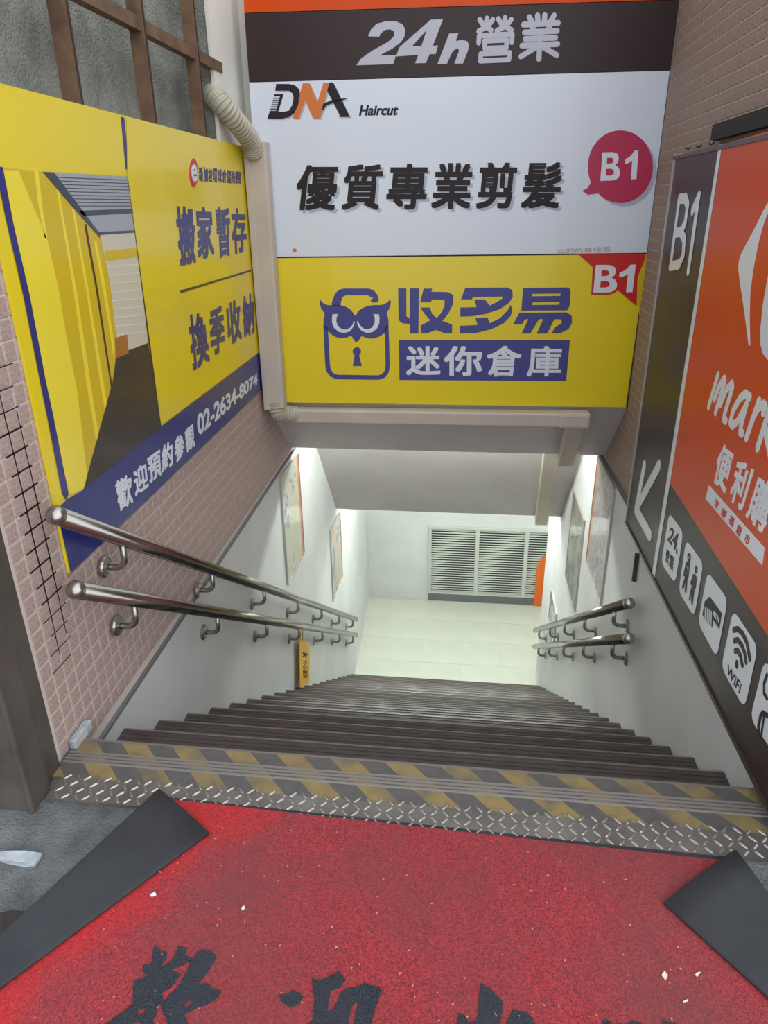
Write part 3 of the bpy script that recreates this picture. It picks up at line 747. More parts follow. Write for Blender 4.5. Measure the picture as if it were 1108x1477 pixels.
# yellow sign: owl padlock
Z = (450, 395, 8.521)
owl_face = [(95, 300), (120, 345), (175, 380), (240, 388), (270, 375), (350, 385), (420, 400), (490, 450), (535, 530), (560, 470), (600, 430), (680, 395), (760, 382), (860, 384), (930, 350), (970, 300), (970, 380), (945, 440), (915, 485), (940, 545), (945, 640), (925, 700), (880, 740), (800, 785), (730, 798), (660, 785), (610, 760), (590, 800), (548, 850), (505, 800), (485, 750), (440, 780), (370, 793), (300, 780), (240, 745), (200, 705), (150, 660), (138, 560), (165, 490), (115, 430), (95, 370)]
shape('owl_face', P_front, [smoothloop(owl_face, 1)], .0005, M_navy2, ysign, Z)
shackle = [(240, 392), (250, 330), (285, 240), (335, 195), (390, 180), (700, 180), (765, 205), (808, 260), (822, 320), (800, 350), (740, 352), (718, 325), (755, 292), (720, 285), (690, 262), (420, 262), (375, 285), (358, 340), (352, 400)]
shape('shackle', P_front, [shackle], .0005, M_navy2, ysign, Z)
ob = [(140, 620), (150, 850), (165, 1130), (180, 1200), (225, 1262), (300, 1295), (820, 1302), (900, 1275), (945, 1210), (957, 1130), (950, 850), (942, 620)]
ib = [(195, 660), (208, 850), (222, 1120), (235, 1180), (270, 1225), (320, 1240), (810, 1248), (860, 1232), (895, 1190), (905, 1120), (900, 850), (893, 650)]
shape('lock_body', P_front, [ob + list(reversed(ib))], .0005, M_navy2, ysign, Z)
for lp in ([(255, 495), (325, 493), (305, 530), (300, 580), (315, 630), (360, 672), (410, 685), (460, 668), (500, 625), (515, 578), (528, 585), (515, 640), (470, 705), (400, 728), (330, 712), (275, 665), (248, 600), (248, 530)],
           [(752, 495), (822, 495), (832, 540), (828, 610), (800, 670), (745, 715), (680, 727), (610, 700), (565, 640), (552, 588), (565, 576), (590, 630), (640, 672), (690, 682), (735, 662), (768, 615), (775, 560), (768, 520)]):
    shape('eye', P_front, [lp], .0015, M_whitep, ysign, Z)
shape('keyhole', P_front, [ring(553, 953, 52, 52, 28)], .0005, M_navy2, ysign, Z); shape('keyhole', P_front, [[(528, 985), (578, 985), (614, 1133), (502, 1133)]], .0009, M_navy2, ysign, Z)
Z = (560, 400, 3.957)
shou = [[(57, 63), (104, 63), (104, 222), (124, 235), (124, 63), (176, 63), (173, 320), (124, 320), (124, 265), (85, 263), (60, 245)],
        [(203, 64), (252, 64), (246, 82), (340, 84), (372, 100), (372, 150), (345, 205), (310, 248), (366, 270), (364, 320), (320, 318), (272, 300), (225, 318), (186, 318), (186, 275), (240, 245), (205, 205), (184, 172), (238, 172), (252, 210), (278, 232), (305, 200), (322, 160), (322, 128), (250, 126), (245, 142), (182, 142)]]
duo = [[(440, 60), (680, 58), (708, 72), (712, 110), (690, 145), (640, 180), (560, 208), (480, 222), (412, 224), (412, 172), (505, 170), (492, 126), (552, 126), (580, 162), (622, 140), (655, 118), (650, 110), (485, 112), (478, 126), (416, 126)],
       [(700, 158), (710, 185), (700, 220), (660, 262), (590, 295), (500, 318), (410, 320), (408, 276), (510, 272), (498, 232), (568, 228), (580, 262), (640, 232), (680, 190)]]
yi = [[(770, 60), (1030, 58), (1042, 72), (1036, 165), (1022, 188), (760, 190)], [(822, 94), (986, 92), (982, 106), (822, 108)], [(826, 143), (982, 140), (972, 156), (822, 158)]]
yi2 = [[(748, 202), (1020, 200), (1048, 220), (1050, 258), (1030, 295), (985, 318), (935, 320), (950, 285), (990, 262), (990, 240), (950, 238), (908, 320), (848, 321), (885, 238), (862, 238), (812, 320), (762, 321), (800, 238), (780, 240), (765, 268), (714, 268)]]
for lp in shou + duo: shape('lettering', P_front, [lp], .0005, M_navy2, ysign, Z)
shape('lettering', P_front, yi, .0005, M_navy2, ysign, Z); shape('lettering', P_front, yi2, .0005, M_navy2, ysign, Z)
shape('name_plate', P_front, [[(62, 357), (1038, 358), (1016, 592), (64, 586)]], .0005, M_navy2, ysign, Z)
for i, ch in enumerate('迷你倉庫'):
    q = [[(102, 392), (300, 392), (300, 558), (102, 560)], [(318, 392), (538, 392), (536, 562), (318, 562)], [(560, 390), (772, 390), (740, 566), (566, 566)], [(800, 390), (995, 392), (985, 566), (790, 566)]][i]
    text('lettering', P_front, ch, q, .0015, M_whitep, ysign, .022, 0, Z, spread=.012)
Z = (780, 340, 6.925)
shape('corner_flash', P_front, [[(378, 186), (1048, 182), (1045, 240), (985, 370), (968, 430), (960, 705), (770, 545), (740, 570), (690, 590), (505, 588), (520, 315)]], .0005, M_red, ysign, Z)
unit('lettering', P_front, B_LOOPS, [(552, 292), (772, 290), (758, 565), (524, 568)], .0015, M_whitep, ysign, Z); unit('lettering', P_front, ONE_LOOPS, [(795, 290), (950, 288), (916, 563), (770, 565)], .0015, M_whitep, ysign, Z)
# peeled lower-right strip of the film
shape('peeled_film', P_front, [[(985, 370), (1062, 190), (1065, 230), (1000, 830), (985, 830), (975, 600)]], .0015, M_yellow2, ysign, Z, .002)

# ------------------------------------------------------------------ yellow banner on the left wall
bn = thing('banner_sign', 'yellow moving and storage banner with corridor picture on the left wall', 'sign', P_lsign.at(1.75, .5))
bm = bmesh.new(); b_pts = [P_lsign.uv(*q) for q in ((101.4, 827), (378, 563), (356, 213), (0, 119.5))]
tl = (b_pts[0][0], b_pts[3][1])
prism(bm, [P_lsign.at(*p) - bn.location for p in (b_pts[0], b_pts[1], b_pts[2], tl)], -P_lsign.n * .0095)
obj('face_sheet', bm, M_yellow, bn)
Z = (0, 220, 4.262)
YT, YB = 90, 1449
shape('printed_wall', P_lsign, [[(12, 92), (260, 118), (350, 225), (500, 390), (612, 515), (680, 830), (715, 1130), (722, 1285), (690, 1410), (510, 2072), (430, 2110), (320, 1630), (170, 880), (75, 430)]], .0004, M_yellow2, bn, Z, .0005)
for lp in ([(208, 105), (232, 108), (262, 360), (290, 530), (272, 525), (235, 330)], [(345, 225), (358, 228), (470, 860), (560, 1449), (604, 1735), (590, 1775), (535, 1449), (455, 880)], [(440, 345), (452, 345), (545, 860), (640, 1449), (655, 1540), (643, 1582), (620, 1449), (525, 830)],
           [(575, 545), (592, 545), (650, 850), (705, 1200), (697, 1260), (640, 900)], [(20, 110), (110, 110), (290, 540), (360, 850), (410, 1150), (470, 1449), (534, 1985), (511, 2070), (425, 2105), (320, 1640), (175, 880), (80, 430)]):
    shape('printed_rib', P_lsign, [lp], .0010, M_yellow3, bn, Z, .0004)
shape('printed_stripe', P_lsign, [[(-8, 240), (3, 241), (18, 321), (42, 426), (65.7, 552), (76.6, 602), (98, 712), (95, 722), (89, 712), (67.6, 602), (57.5, 552), (33, 426), (9, 321)]], .0016, M_navy, bn, None, .0004)
M_ceilp = mat('pale_ceiling_print', (168, 172, 178), .35, coat=.2); M_ceild = mat('slate_print', (70, 74, 92), .35, coat=.2); M_roller = mat('ivory_shutter_print', (214, 206, 184), .35, coat=.2); M_box = mat('cardboard_print', (176, 112, 52), .4)
shape('printed_ceiling', P_lsign, [[(325, 120), (785, 148), (828, 480), (612, 500), (500, 370)]], .0010, M_ceilp, bn, Z, .0005)
for lp in ([(258, 118), (328, 122), (612, 500), (612, 525), (500, 400)], [(480, 358), (812, 345), (815, 372), (510, 390)], [(600, 488), (828, 478), (830, 492), (615, 506)]):
    shape('printed_beam', P_lsign, [lp], .0016, M_ceild, bn, Z, .0005)
for k in range(9):
    y = 150 + k * 22
    shape('printed_line', P_lsign, [[(345 + k * 17, y), (786 + k * 1.5, y + 18 - k * 2.2), (786 + k * 1.5, y + 23 - k * 2.2), (347 + k * 17, y + 5)]], .0016, M_ceild, bn, Z, .0003)
shape('printed_shutter', P_lsign, [[(612, 508), (830, 490), (870, 830), (908, 1170), (790, 1215), (715, 1140), (680, 830)]], .0010, M_roller, bn, Z, .0005)
shape('printed_band', P_lsign, [[(640, 605), (840, 585), (845, 640), (650, 668)]], .0016, M_yellow2, bn, Z, .0003)
for k in range(9):
    y = 700 + k * 52
    shape('printed_line', P_lsign, [[(655 + k * 8, y), (850 + k * 6, y - 16), (850 + k * 6, y - 10), (655 + k * 8, y + 6)]], .0016, M_cream, bn, Z, .0003)
shape('printed_floor', P_lsign, [[(715, 1240), (790, 1215), (908, 1170), (990, 1684), (510, 2074), (690, 1410)]], .0010, M_dkfloor, bn, Z, .0005)
shape('printed_line', P_lsign, [[(515, 440), (528, 440), (600, 850), (690, 1449), (680, 1449), (590, 860)]], .0016, M_dkfloor, bn, Z, .0003)
shape('printed_line', P_lsign, [[(780, 148), (790, 148), (880, 830), (985, 1668), (975, 1660), (868, 830)]], .0016, M_dkfloor, bn, Z, .0003)
shape('printed_box', P_lsign, [[(705, 1140), (778, 1118), (788, 1235), (710, 1265)]], .0016, M_box, bn, Z, .0003)
# top band with a taped joint
shape('sheet_joint', P_lsign, [[(174, 168), (179, 170), (186, 244), (181, 244)]], .0006, M_navy, bn, None, .0005)
# right half of the banner
shape('yellow_field', P_lsign, [[(182, 172), (356, 214), (373, 508), (232, 613), (183, 250)]], .0016, M_yellow, bn, None, .0004)
shape('blue_band', P_lsign, [[(101.4, 826.5), (81, 734), (98, 719), (120, 706), (232, 615), (373, 509), (377.5, 562)]], .0020, M_navy, bn, None, .0004)
shape('emblem', P_lsign, [ring(278.5, 249.5, 6.2, 21, 32)], .0024, M_red, bn); 
text('emblem', P_lsign, 'e', [(274.5, 236), (283, 238), (283.5, 262), (275.5, 262)], .0034, M_whitep, bn, .03)
for i, ch in enumerate('新加坡環球倉儲集團'):
    a0 = 286 + i * 6.75; q = [(a0, 239.5 + i * .95), (a0 + 6.0, 240.3 + i * .95), (a0 + 6.2, 262.2 + i * .45), (a0 + .3, 261.2 + i * .45)]
    text('lettering', P_lsign, ch, q, .0024, M_navy, bn, .02)
quads = [[(251, 297), (279, 297.5), (282, 380), (259, 385)], [(281, 297), (305, 298.5), (309, 370), (285, 375)], [(309.5, 297.5), (330, 299), (333, 368), (314, 373)], [(332, 298.5), (353, 301), (356, 362), (335, 368)]]
for ch, q in zip('搬家暫存', quads): text('lettering', P_lsign, ch, q, .0024, M_navy, bn, .022, spread=.02)
shape('rule_line', P_lsign, [[(259, 419), (361, 389), (361.5, 391.5), (260, 423)]], .0024, M_dkfloor, bn)
Zq = (200, 420, 4.346)
quads = [[(303, 150), (415, 130), (445, 440), (335, 505)], [(435, 110), (528, 85), (540, 370), (450, 415)], [(540, 80), (630, 40), (645, 300), (560, 345)], [(642, 35), (715, 5), (724, 262), (660, 300)]]
for ch, q in zip('換季收納', quads): text('lettering', P_lsign, ch, q, .0024, M_navy, bn, .022, z=Zq, spread=.02)
Zq = (0, 380, 2.577)
quads = [[(422, 815), (482, 775), (492, 890), (440, 925)], [(490, 770), (540, 735), (550, 830), (500, 868)], [(543, 725), (592, 690), (598, 785), (552, 820)], [(597, 680), (636, 655), (642, 745), (600, 780)], [(643, 650), (680, 628), (685, 715), (648, 745)], [(683, 622), (716, 590), (722, 680), (690, 705)]]
for ch, q in zip('歡迎預約參觀', quads): text('lettering', P_lsign, ch, q, .0028, M_whitep, bn, .022, z=Zq, spread=.014)
text('lettering', P_lsign, '02-2634-8074', [(728, 562), (955, 405), (955, 450), (735, 645)], .0028, M_whitep, bn, .03, z=Zq)

# ------------------------------------------------------------------ rusty frame above the banner
fr = thing('metal_lattice', 'rusty brown steel angle frame in front of the cement wall', 'frame', (XLT - .002, 2.6, 1.78))
P_fr = Plane((XLT - .002, 0, 0), (0, 1, 0), (0, 0, 1))
def angle_post(px_, py_, th=.015, dep=.05):
    y = P_fr.uv(px_, py_)[0] - th - 2.6
    bm = bmesh.new()
    prism(bm, [(0, y, -.05), (0, y + th, -.05), (-dep, y + th, -.05), (-dep, y, -.05)], (0, 0, 1.57))
    p_ = obj('post', bm, M_rust, fr)
    bm = bmesh.new(); box(bm, (-.004, y + th, -.05), (.004, y + th + .006, 1.5)); obj('flange_edge', bm, M_rust2, p_)
for q in ((107, 80), (213, 80), (284, 60)): angle_post(*q)
# crossbar: a steel angle running along the frame
P_bar = Plane((XLT - .007, 0, 0), (0, 1, 0), (0, 0, 1))
za, zb2 = P_bar.uv(140, 4), P_bar.uv(321, 98)
bm = bmesh.new()
o_ = Vector((XLT - .002, 2.6, 1.78))
pts = [P_bar.at(za[0] - .9, zb2[1] + .020) - o_, P_bar.at(zb2[0], zb2[1] + .020) - o_, P_bar.at(zb2[0], zb2[1] - .022) - o_, P_bar.at(za[0] - .9, zb2[1] - .022) - o_]
prism(bm, pts, (-.035, 0, 0)); obj('crossbar', bm, M_rust, fr)

# ------------------------------------------------------------------ air-conditioner pipe cover
du = thing('pipe_cover', 'beige pipe cover running down the corner and under the yellow sign', 'pipe', P_front.px(398, 590, .05))
dl = du.location
def put(name, bm, material, smooth=False):
    o = obj(name, bm, material, du, smooth); o.matrix_parent_inverse = Matrix.Translation(-dl); return o
def rbox_prof(a, b, r=.012):
    out = []
    for cx, cy, s in ((a - r, b - r, 0), (-a + r, b - r, 90), (-a + r, -b + r, 180), (a - r, -b + r, 270)):
        for k in range(4): t_ = math.radians(s + k * 30); out.append((cx + r * math.cos(t_), cy + r * math.sin(t_)))
    return out
# vertical cover
d1 = .045
pa, pb = P_front.px(374.5, 207, d1), P_front.px(403.5, 583, d1); yv = pa.y
xv = (pa.x + pb.x) / 2
AX, AY, AZ = Vector((1, 0, 0)), Vector((0, 1, 0)), Vector((0, 0, 1))
bm = bmesh.new(); sweep(bm, [Vector((xv, yv, pb.z)), Vector((xv, yv, pa.z))], rbox_prof(.05, .042), [(AX, AY)] * 2); put('vertical_cover', bm, M_beige)
bm = bmesh.new(); sweep(bm, [Vector((xv - .048, yv - .004, pb.z - .01)), Vector((xv - .048, yv - .004, pa.z - .04))], rbox_prof(.018, .044, .006), [(AX, AY)] * 2); put('side_lip', bm, M_beige)
# corrugated flexible hose up to the wall
def flex(path, r, name, ribs=30):
    P = [Vector(p) for p in path]; out = []; rr = []
    # Catmull-Rom
    def cr(p0, p1, p2, p3, t): return .5 * ((2 * p1) + (p2 - p0) * t + (2 * p0 - 5 * p1 + 4 * p2 - p3) * t * t + (3 * p1 - p0 - 3 * p2 + p3) * t ** 3)
    n = len(P) - 1; tot = ribs * 4
    for k in range(tot + 1):
        s = k / tot * n; i = min(int(s), n - 1); t = s - i
        out.append(cr(P[max(i - 1, 0)], P[i], P[i + 1], P[min(i + 2, n)], t)); rr.append(r * (1.0 if (k % 4) in (0, 1) else .90))
    bm = bmesh.new(); tube(bm, out, rr, 20); put(name, bm, M_flex)
pp = lambda x, y, yy: (lambda d: EYE + d * ((yy - EYE.y) / d.y))(FW + RT * ((x - CX) / F) - UP * ((y - CY) / F))
flex([pp(302, 132, 3.66), pp(313, 143, 3.56), pp(330, 163, 3.58), pp(348, 185, 3.68), pp(361, 203, 3.78), pp(366, 222, 3.82)], .050, 'flexible_hose', 26)
# lower corner and horizontal run
hy = 3.90
c0 = Vector((xv, yv, pb.z)); ph0 = pp(424, 598, 3.895); ph1 = pp(806, 604, 3.895)
flex([c0 + Vector((0, 0, .03)), c0 + Vector((.005, .0, -.03)), Vector((xv + .04, (yv + ph0.y) / 2, ph0.z + .01)), ph0 + Vector((.02, 0, 0))], .052, 'flexible_elbow', 12)
zl = (ph0.z + ph1.z) / 2
bm = bmesh.new(); sweep(bm, [Vector((ph0.x, 3.895, ph0.z)), Vector((ph1.x + .02, 3.895, ph1.z))], rbox_prof(.042, .040), [(AY, AZ)] * 2); put('horizontal_cover', bm, M_beige)
# elbow at the right
pe = pp(828, 605, 3.895)
bm = bmesh.new(); box(bm, (ph1.x - .005, 3.848, pe.z - .047), (pe.x + .085, 3.945, pe.z + .047)); bevel(bm, .02, 3); put('elbow', bm, M_beige)
# piece on the sloped soffit, then along the second slope
def slope_cover(name, pts, a, b, nrm):
    bm = bmesh.new(); P = [Vector(p) for p in pts]; t = (P[-1] - P[0]).normalized(); B = Vector(nrm).normalized(); A = t.cross(B).normalized()
    sweep(bm, P, rbox_prof(a, b), [(A, B)] * len(P)); put(name, bm, M_beige)
n45 = (0, -.70, -.71)
q0 = Vector((pe.x + .012, 3.905, pe.z - .02)); q1 = Vector((pp(818, 668, 4.27).x, 4.335, .005))
slope_cover('drop_cover', [q0, q1], .052, .036, n45)
e0 = pp(797, 650, 4.9); e1 = pp(781, 752, 5.86)
slope_cover('slope_cover', [Vector((e0.x, 4.93, .0)), Vector((e1.x, 5.885, -1.095))], .055, .045, (0, -.76, -.65))

# ------------------------------------------------------------------ big orange and brown sign on the right wall
rs = thing('wall_sign', 'orange and brown supermarket sign with white icons on the right wall', 'sign', P_rsign.at(-3.0, 0.0))
def rq(*q): return [P_rsign.uv(*p) for p in q]
c_tl = P_rsign.uv(974, 226); c_bl = P_rsign.uv(903.5, 752); c_tr = P_rsign.uv(1108, 188); c_br = P_rsign.uv(1103, 1150)
ua = (c_tl[0] + c_bl[0]) / 2; ub = -1.30; zt = c_tl[1]; zb = c_bl[1]; zbr = c_br[1] + (c_br[1] - zb) * .0
def rput(name, bm, material):
    o = obj(name, bm, material, rs); o.matrix_parent_inverse = Matrix.Translation(-rs.location); return o
bm = bmesh.new(); prism(bm, [P_rsign.at(*p) for p in ((ua, zb), (ub, zbr), (ub, zt), (ua, zt))], -P_rsign.n * .04); rput('face_sheet', bm, M_brownp)
for nm, p, q in (('frame', (ua, zb), (ua, zt)), ('frame', (ua, zt), (ub, zt)), ('frame', (ua, zb), (ub, zbr))):
    a = P_rsign.at(*p); b = P_rsign.at(*q); d = (b - a).normalized(); s_ = d.cross(P_rsign.n).normalized(); bm = bmesh.new()
    wd = .011
    prism(bm, [a + s_ * wd - d * wd + P_rsign.n * .006, a - s_ * wd * .2 - d * wd + P_rsign.n * .006, b - s_ * wd * .2 + d * wd + P_rsign.n * .006, b + s_ * wd + d * wd + P_rsign.n * .006] if True else [], -P_rsign.n * .05)
    rput(nm, bm, M_alu if p[0] == q[0] else M_bronze)
# print on the sign
Z = (880, 180, 2.735)
cu = P_rsign.uv(1041, 208)
shape('orange_field', P_rsign, [[(1043, 208.5), (1108, 189.5), (1150, 177.5), (1150, 985), (1108, 917), (967, 697)]], .0004, M_orange, rs)
shape('divider_line', P_rsign, [[(1038, 209), (1042.5, 208), (967, 697), (945, 833), (941, 829), (963, 690)]], .0012, M_whitep, rs, None, .0006)
strokes('lettering', P_rsign, [[(275, 292), (240, 558)], [(275, 292), (300, 290), (308, 318), (298, 390), (282, 420), (262, 428)], [(282, 424), (295, 450), (291, 515), (276, 550), (240, 558)]], .038, .0012, M_whitep, rs, Z)
strokes('lettering', P_rsign, [[(328, 338), (352, 282), (311, 575)]], .038, .0012, M_whitep, rs, Z)
strokes('arrow', P_rsign, [[(930, 672), (918, 735), (938, 772)], [(922, 727), (951, 672)]], .055, .0012, M_whitep, rs, (0, 0, 1))
Zc = (1000, 270, 5.907)
shape('logo_mark', P_rsign, [[(660, 110), (630, 150), (520, 370), (415, 565), (395, 630), (390, 690), (400, 790), (440, 1050), (478, 1345), (490, 1350), (484, 1100), (490, 900), (520, 680), (560, 480), (610, 300), (660, 180)]], .0012, M_whitep, rs, Zc)
shape('logo_mark', P_rsign, [[(700, 560), (640, 770), (600, 1000), (580, 1200), (580, 1340), (600, 1420), (640, 1470), (720, 1480)]], .0012, M_whitep, rs, Zc)
Zm = (1000, 520, 5.278)
strokes('lettering', P_rsign, [[(192, 112), (122, 350)], [(168, 290), (205, 190), (240, 140), (246, 160), (175, 395)], [(215, 330), (260, 220), (300, 178), (304, 210), (245, 410), (240, 445), (255, 458)]], .027, .0012, M_whitep, rs, Zm)
strokes('lettering', P_rsign, [[(435, 280), (400, 255), (360, 290), (310, 380), (288, 470), (305, 495), (340, 470), (410, 340)], [(412, 335), (370, 500), (365, 545), (380, 555)]], .027, .0012, M_whitep, rs, Zm)
strokes('lettering', P_rsign, [[(505, 308), (410, 588)], [(455, 450), (500, 360), (540, 335), (555, 350), (540, 395)]], .027, .0012, M_whitep, rs, Zm)
strokes('lettering', P_rsign, [[(600, 330), (495, 665)], [(640, 430), (560, 560), (600, 760)]], .027, .0012, M_whitep, rs, Zm)
q3 = [[(220, 620), (320, 700), (250, 1020), (150, 920)], [(345, 735), (470, 830), (375, 1150), (275, 1060)], [(500, 870), (640, 960), (540, 1330), (400, 1190)]]
for ch, q in zip('便利購', q3): text('lettering', P_rsign, ch, q, .0012, M_whitep, rs, .028, z=Zm, spread=.012)
shape('white_plate', P_rsign, [[(125, 950), (548, 1425), (545, 1450), (530, 1560), (97, 1050)]], .0012, M_whitep, rs, Zm)
q5 = [[(182, 1050), (210, 1085), (190, 1140), (165, 1110)], [(235, 1115), (270, 1155), (245, 1210), (212, 1175)], [(292, 1170), (325, 1205), (305, 1270), (275, 1235)], [(352, 1240), (385, 1280), (360, 1345), (330, 1310)], [(410, 1310), (445, 1345), (425, 1410), (393, 1375)]]
for ch, q in zip('家樂福超市', q5): text('lettering', P_rsign, ch, q, .0022, M_red, rs, .012, z=Zm)
# icon plates
def iconplate(q, r=.18):
    P = [Vector(p) for p in q]; out = []
    for i in range(4):
        a, b, c = P[i - 1], P[i], P[(i + 1) % 4]
        p0 = b + (a - b) * r; p1 = b + (c - b) * r
        for k in range(5):
            t = k / 4; out.append(tuple((p0 * (1 - t) + b * t) * (1 - t) + (b * (1 - t) + p1 * t) * t))
    return out
Zi = (960, 700, 5.682)
def plate(q, z): return shape('icon_plate', P_rsign, [iconplate(q)], .0012, M_whitep, rs, z)
plate([(35, 225), (150, 385), (85, 805), (-30, 640)], Zi)
plate([(175, 445), (315, 640), (240, 1080), (112, 870)], Zi)
plate([(350, 705), (515, 935), (425, 1415), (272, 1130)], Zi)
Zw = (1020, 860, 4.923)
plate([(190, 95), (365, 360), (270, 800), (105, 505)], Zw)
plate([(415, 445), (640, 770), (560, 1230), (310, 870)], Zw)
text('lettering', P_rsign, '24', [(50, 335), (118, 405), (90, 545), (20, 445)], .0022, M_dktext, rs, .03, z=Zi)
text('lettering', P_rsign, 'h', [(98, 500), (108, 515), (102, 570), (90, 555)], .0022, M_dktext, rs, .03, z=Zi)
text('lettering', P_rsign, '營', [(15, 515), (40, 545), (28, 645), (5, 620)], .0022, M_dktext, rs, .012, z=Zi)
text('lettering', P_rsign, '業', [(45, 560), (78, 590), (65, 715), (32, 660)], .0022, M_dktext, rs, .012, z=Zi)
ln = lambda segs, wd, z, nm='pictogram': strokes(nm, P_rsign, segs, wd, .0022, M_dktext, rs, z)
ln([[(200, 565), (190, 580), (192, 610), (202, 618), (210, 600), (208, 575), (200, 565)]], .010, Zi)
ln([[(180, 640), (160, 730)], [(185, 640), (200, 650), (190, 740)], [(178, 650), (172, 760), (150, 835)], [(185, 700), (180, 770), (172, 865)]], .016, Zi)
ln([[(258, 668), (250, 690), (255, 715), (264, 705), (266, 680), (258, 668)]], .010, Zi)
ln([[(236, 745), (218, 800)], [(240, 745), (256, 765), (250, 830)], [(235, 750), (228, 830), (206, 930)], [(240, 790), (236, 870), (224, 960)]], .016, Zi)
shape('pictogram', P_rsign, [[(370, 912), (470, 1050), (448, 1180), (400, 1100), (390, 1165), (350, 1130), (310, 1060), (330, 950)]], .0022, M_dktext, rs, Zi)
for k in range(4): strokes('pictogram', P_rsign, [[(338 + k * 16, 1000 + k * 12), (334 + k * 16, 1110 + k * 15)]], .006, .0032, M_whitep, rs, Zi)
text('lettering', P_rsign, 'ATM', [(402, 1020), (452, 1085), (446, 1130), (398, 1065)], .0032, M_whitep, rs, .02, z=Zi)
ln([[(195, 240), (225, 232), (260, 265), (290, 330), (312, 445)]], .018, Zw)
ln([[(200, 318), (225, 310), (255, 350), (275, 405), (284, 465)]], .018, Zw)
ln([[(205, 390), (225, 385), (245, 425), (258, 490)]], .018, Zw)
shape('pictogram', P_rsign, [ring(218, 484, 11, 32, 24)], .0022, M_dktext, rs, Zw)
text('lettering', P_rsign, 'WiFi', [(155, 480), (255, 625), (235, 695), (145, 540)], .0022, M_dktext, rs, .012, z=Zw)
ln([[(433, 560), (412, 620), (412, 690), (433, 725)]], .012, Zw); ln([[(380, 990), (372, 930), (388, 850), (405, 828), (440, 850)]], .014, Zw); ln([[(392, 995), (405, 900), (412, 860)]], .010, Zw)
# hardware of the sign
bx0 = P_rsign.at(-2.95, zt + .012, -.02)
P_rail = Plane((XRT - .03, 0, 0), (0, -1, 0), (0, 0, 1)); ra, rb = P_rail.uv(1028, 180), P_rail.uv(1026, 203)
bm = bmesh.new(); box(bm, (XRT - .03, 1.6, rb[1]), (XRT - .001, -ra[0], ra[1]))
o = tag(obj('black_rail', bm, M_black), 'flat black rail on the tiles above the orange sign', 'rail')
bm = bmesh.new(); pz = P_rwhite.px(921, 812); tube(bm, [pz + Vector((-.012, 0, .05)), P_rwhite.px(918, 838) + Vector((-.012, 0, 0))], .011, 10); rput('hanging_strap', bm, M_bronze)
for a, b in ((985, 213), (1000, 210), (1018, 206)):
    p = P_rsign.px(a, b, -.02); bm = bmesh.new(); bmesh.ops.create_icosphere(bm, subdivisions=1, radius=.012, matrix=Matrix.Translation(p) @ Matrix.Diagonal((1, 1.4, .7, 1))); rput('bolt', bm, M_bolt)

# ------------------------------------------------------------------ steel post at the left edge
ps = thing('steel_post', 'weathered brown grey steel shutter post at the left edge', 'post', (-1.22, 1.41, 0))
bm = bmesh.new()
prof = [(-.13, -.085), (.08, -.085), (.088, -.075), (.088, -.005), (.076, .002), (.076, .012), (.066, .085), (-.13, .085)]
prism(bm, [(x, y, -.004) for x, y in prof], (0, 0, 3.2)); obj('channel', bm, M_post, ps)
boxobj('edge_bead', (.078, -.092, -.004), (.092, -.078, 3.0), M_post, ps, .003)
boxobj('lip', (-.135, -.10, -.004), (-.04, -.084, 3.0), M_post, ps, .003)
tag(boxobj('plaster_patch', (-1.159, 1.56, -.004), (-1.135, 1.66, .035), M_plaster, None, .006), 'broken white plaster stub beside the steel post foot', 'plaster')
# loose plaster on the ground
bm = bmesh.new(); pts = [P_floor.px(a / 5.275, 1080 + b / 5.275) for a, b in ((0, 800), (40, 790), (200, 795), (330, 808), (265, 905), (180, 880), (60, 870), (0, 860))]
prism(bm, [p + Vector((0, 0, .010)) for p in pts], (0, 0, -.014)); bevel(bm, .003, 1)
tag(obj('plaster_lump', bm, M_plaster), 'flat white plaster lump on the concrete at the left edge', 'rubble')
bm = bmesh.new(); pts = [P_floor.px(a / 5.275, 1080 + b / 5.275) for a, b in ((0, 1250), (100, 1225), (200, 1240), (215, 1260), (0, 1470))]
prism(bm, [p + Vector((0, 0, .001)) for p in pts], (0, 0, -.004)); obj('hole_patch', bm, mat('dark_brown_patch', (62, 52, 46), .8, noise=.3, scale=30)); tag(bpy.data.objects['hole_patch'], 'flat dark brown patch where the concrete is broken', 'dirt')  # flat dark brown patch marks the hole in the broken concrete

# ------------------------------------------------------------------ red welcome mat with folded corners
mt_ = thing('welcome_mat', 'worn red carpet mat with black welcome characters and folded corners', 'mat', (-.1, .6, 0))
def mput(name, bm, material, smooth=False):
    o = obj(name, bm, material, mt_, smooth); o.matrix_parent_inverse = Matrix.Translation(-mt_.location); return o
LC = [Vector((-.803, 1.405, 0)), Vector((-1.172, .504, 0))]; RC = [Vector((.690, 1.362, 0)), Vector((.889, .705, 0))]
outline = [(-1.172, -.7), (.93, -.7), (.889, .705), (.690, 1.362), (-.803, 1.405), (-1.172, .504)]
bm = bmesh.new(); prism(bm, [(x, y, .0065) for x, y in outline], (0, 0, -.0103)); mput('rubber_base', bm, M_rubber)
inner = [(-1.15, -.69), (.915, -.69), (.876, .70), (.655, 1.345), (-.780, 1.391), (-1.150, .504)]
bm = bmesh.new(); vs_ = [bm.verts.new((x, y, .0135)) for x, y in inner]; bm.faces.new(vs_)
r = bmesh.ops.extrude_face_region(bm, geom=bm.faces[:])
for v in [g for g in r['geom'] if isinstance(g, bmesh.types.BMVert)]: v.co.z -= .0075
mput('red_pile', bm, M_carpet)
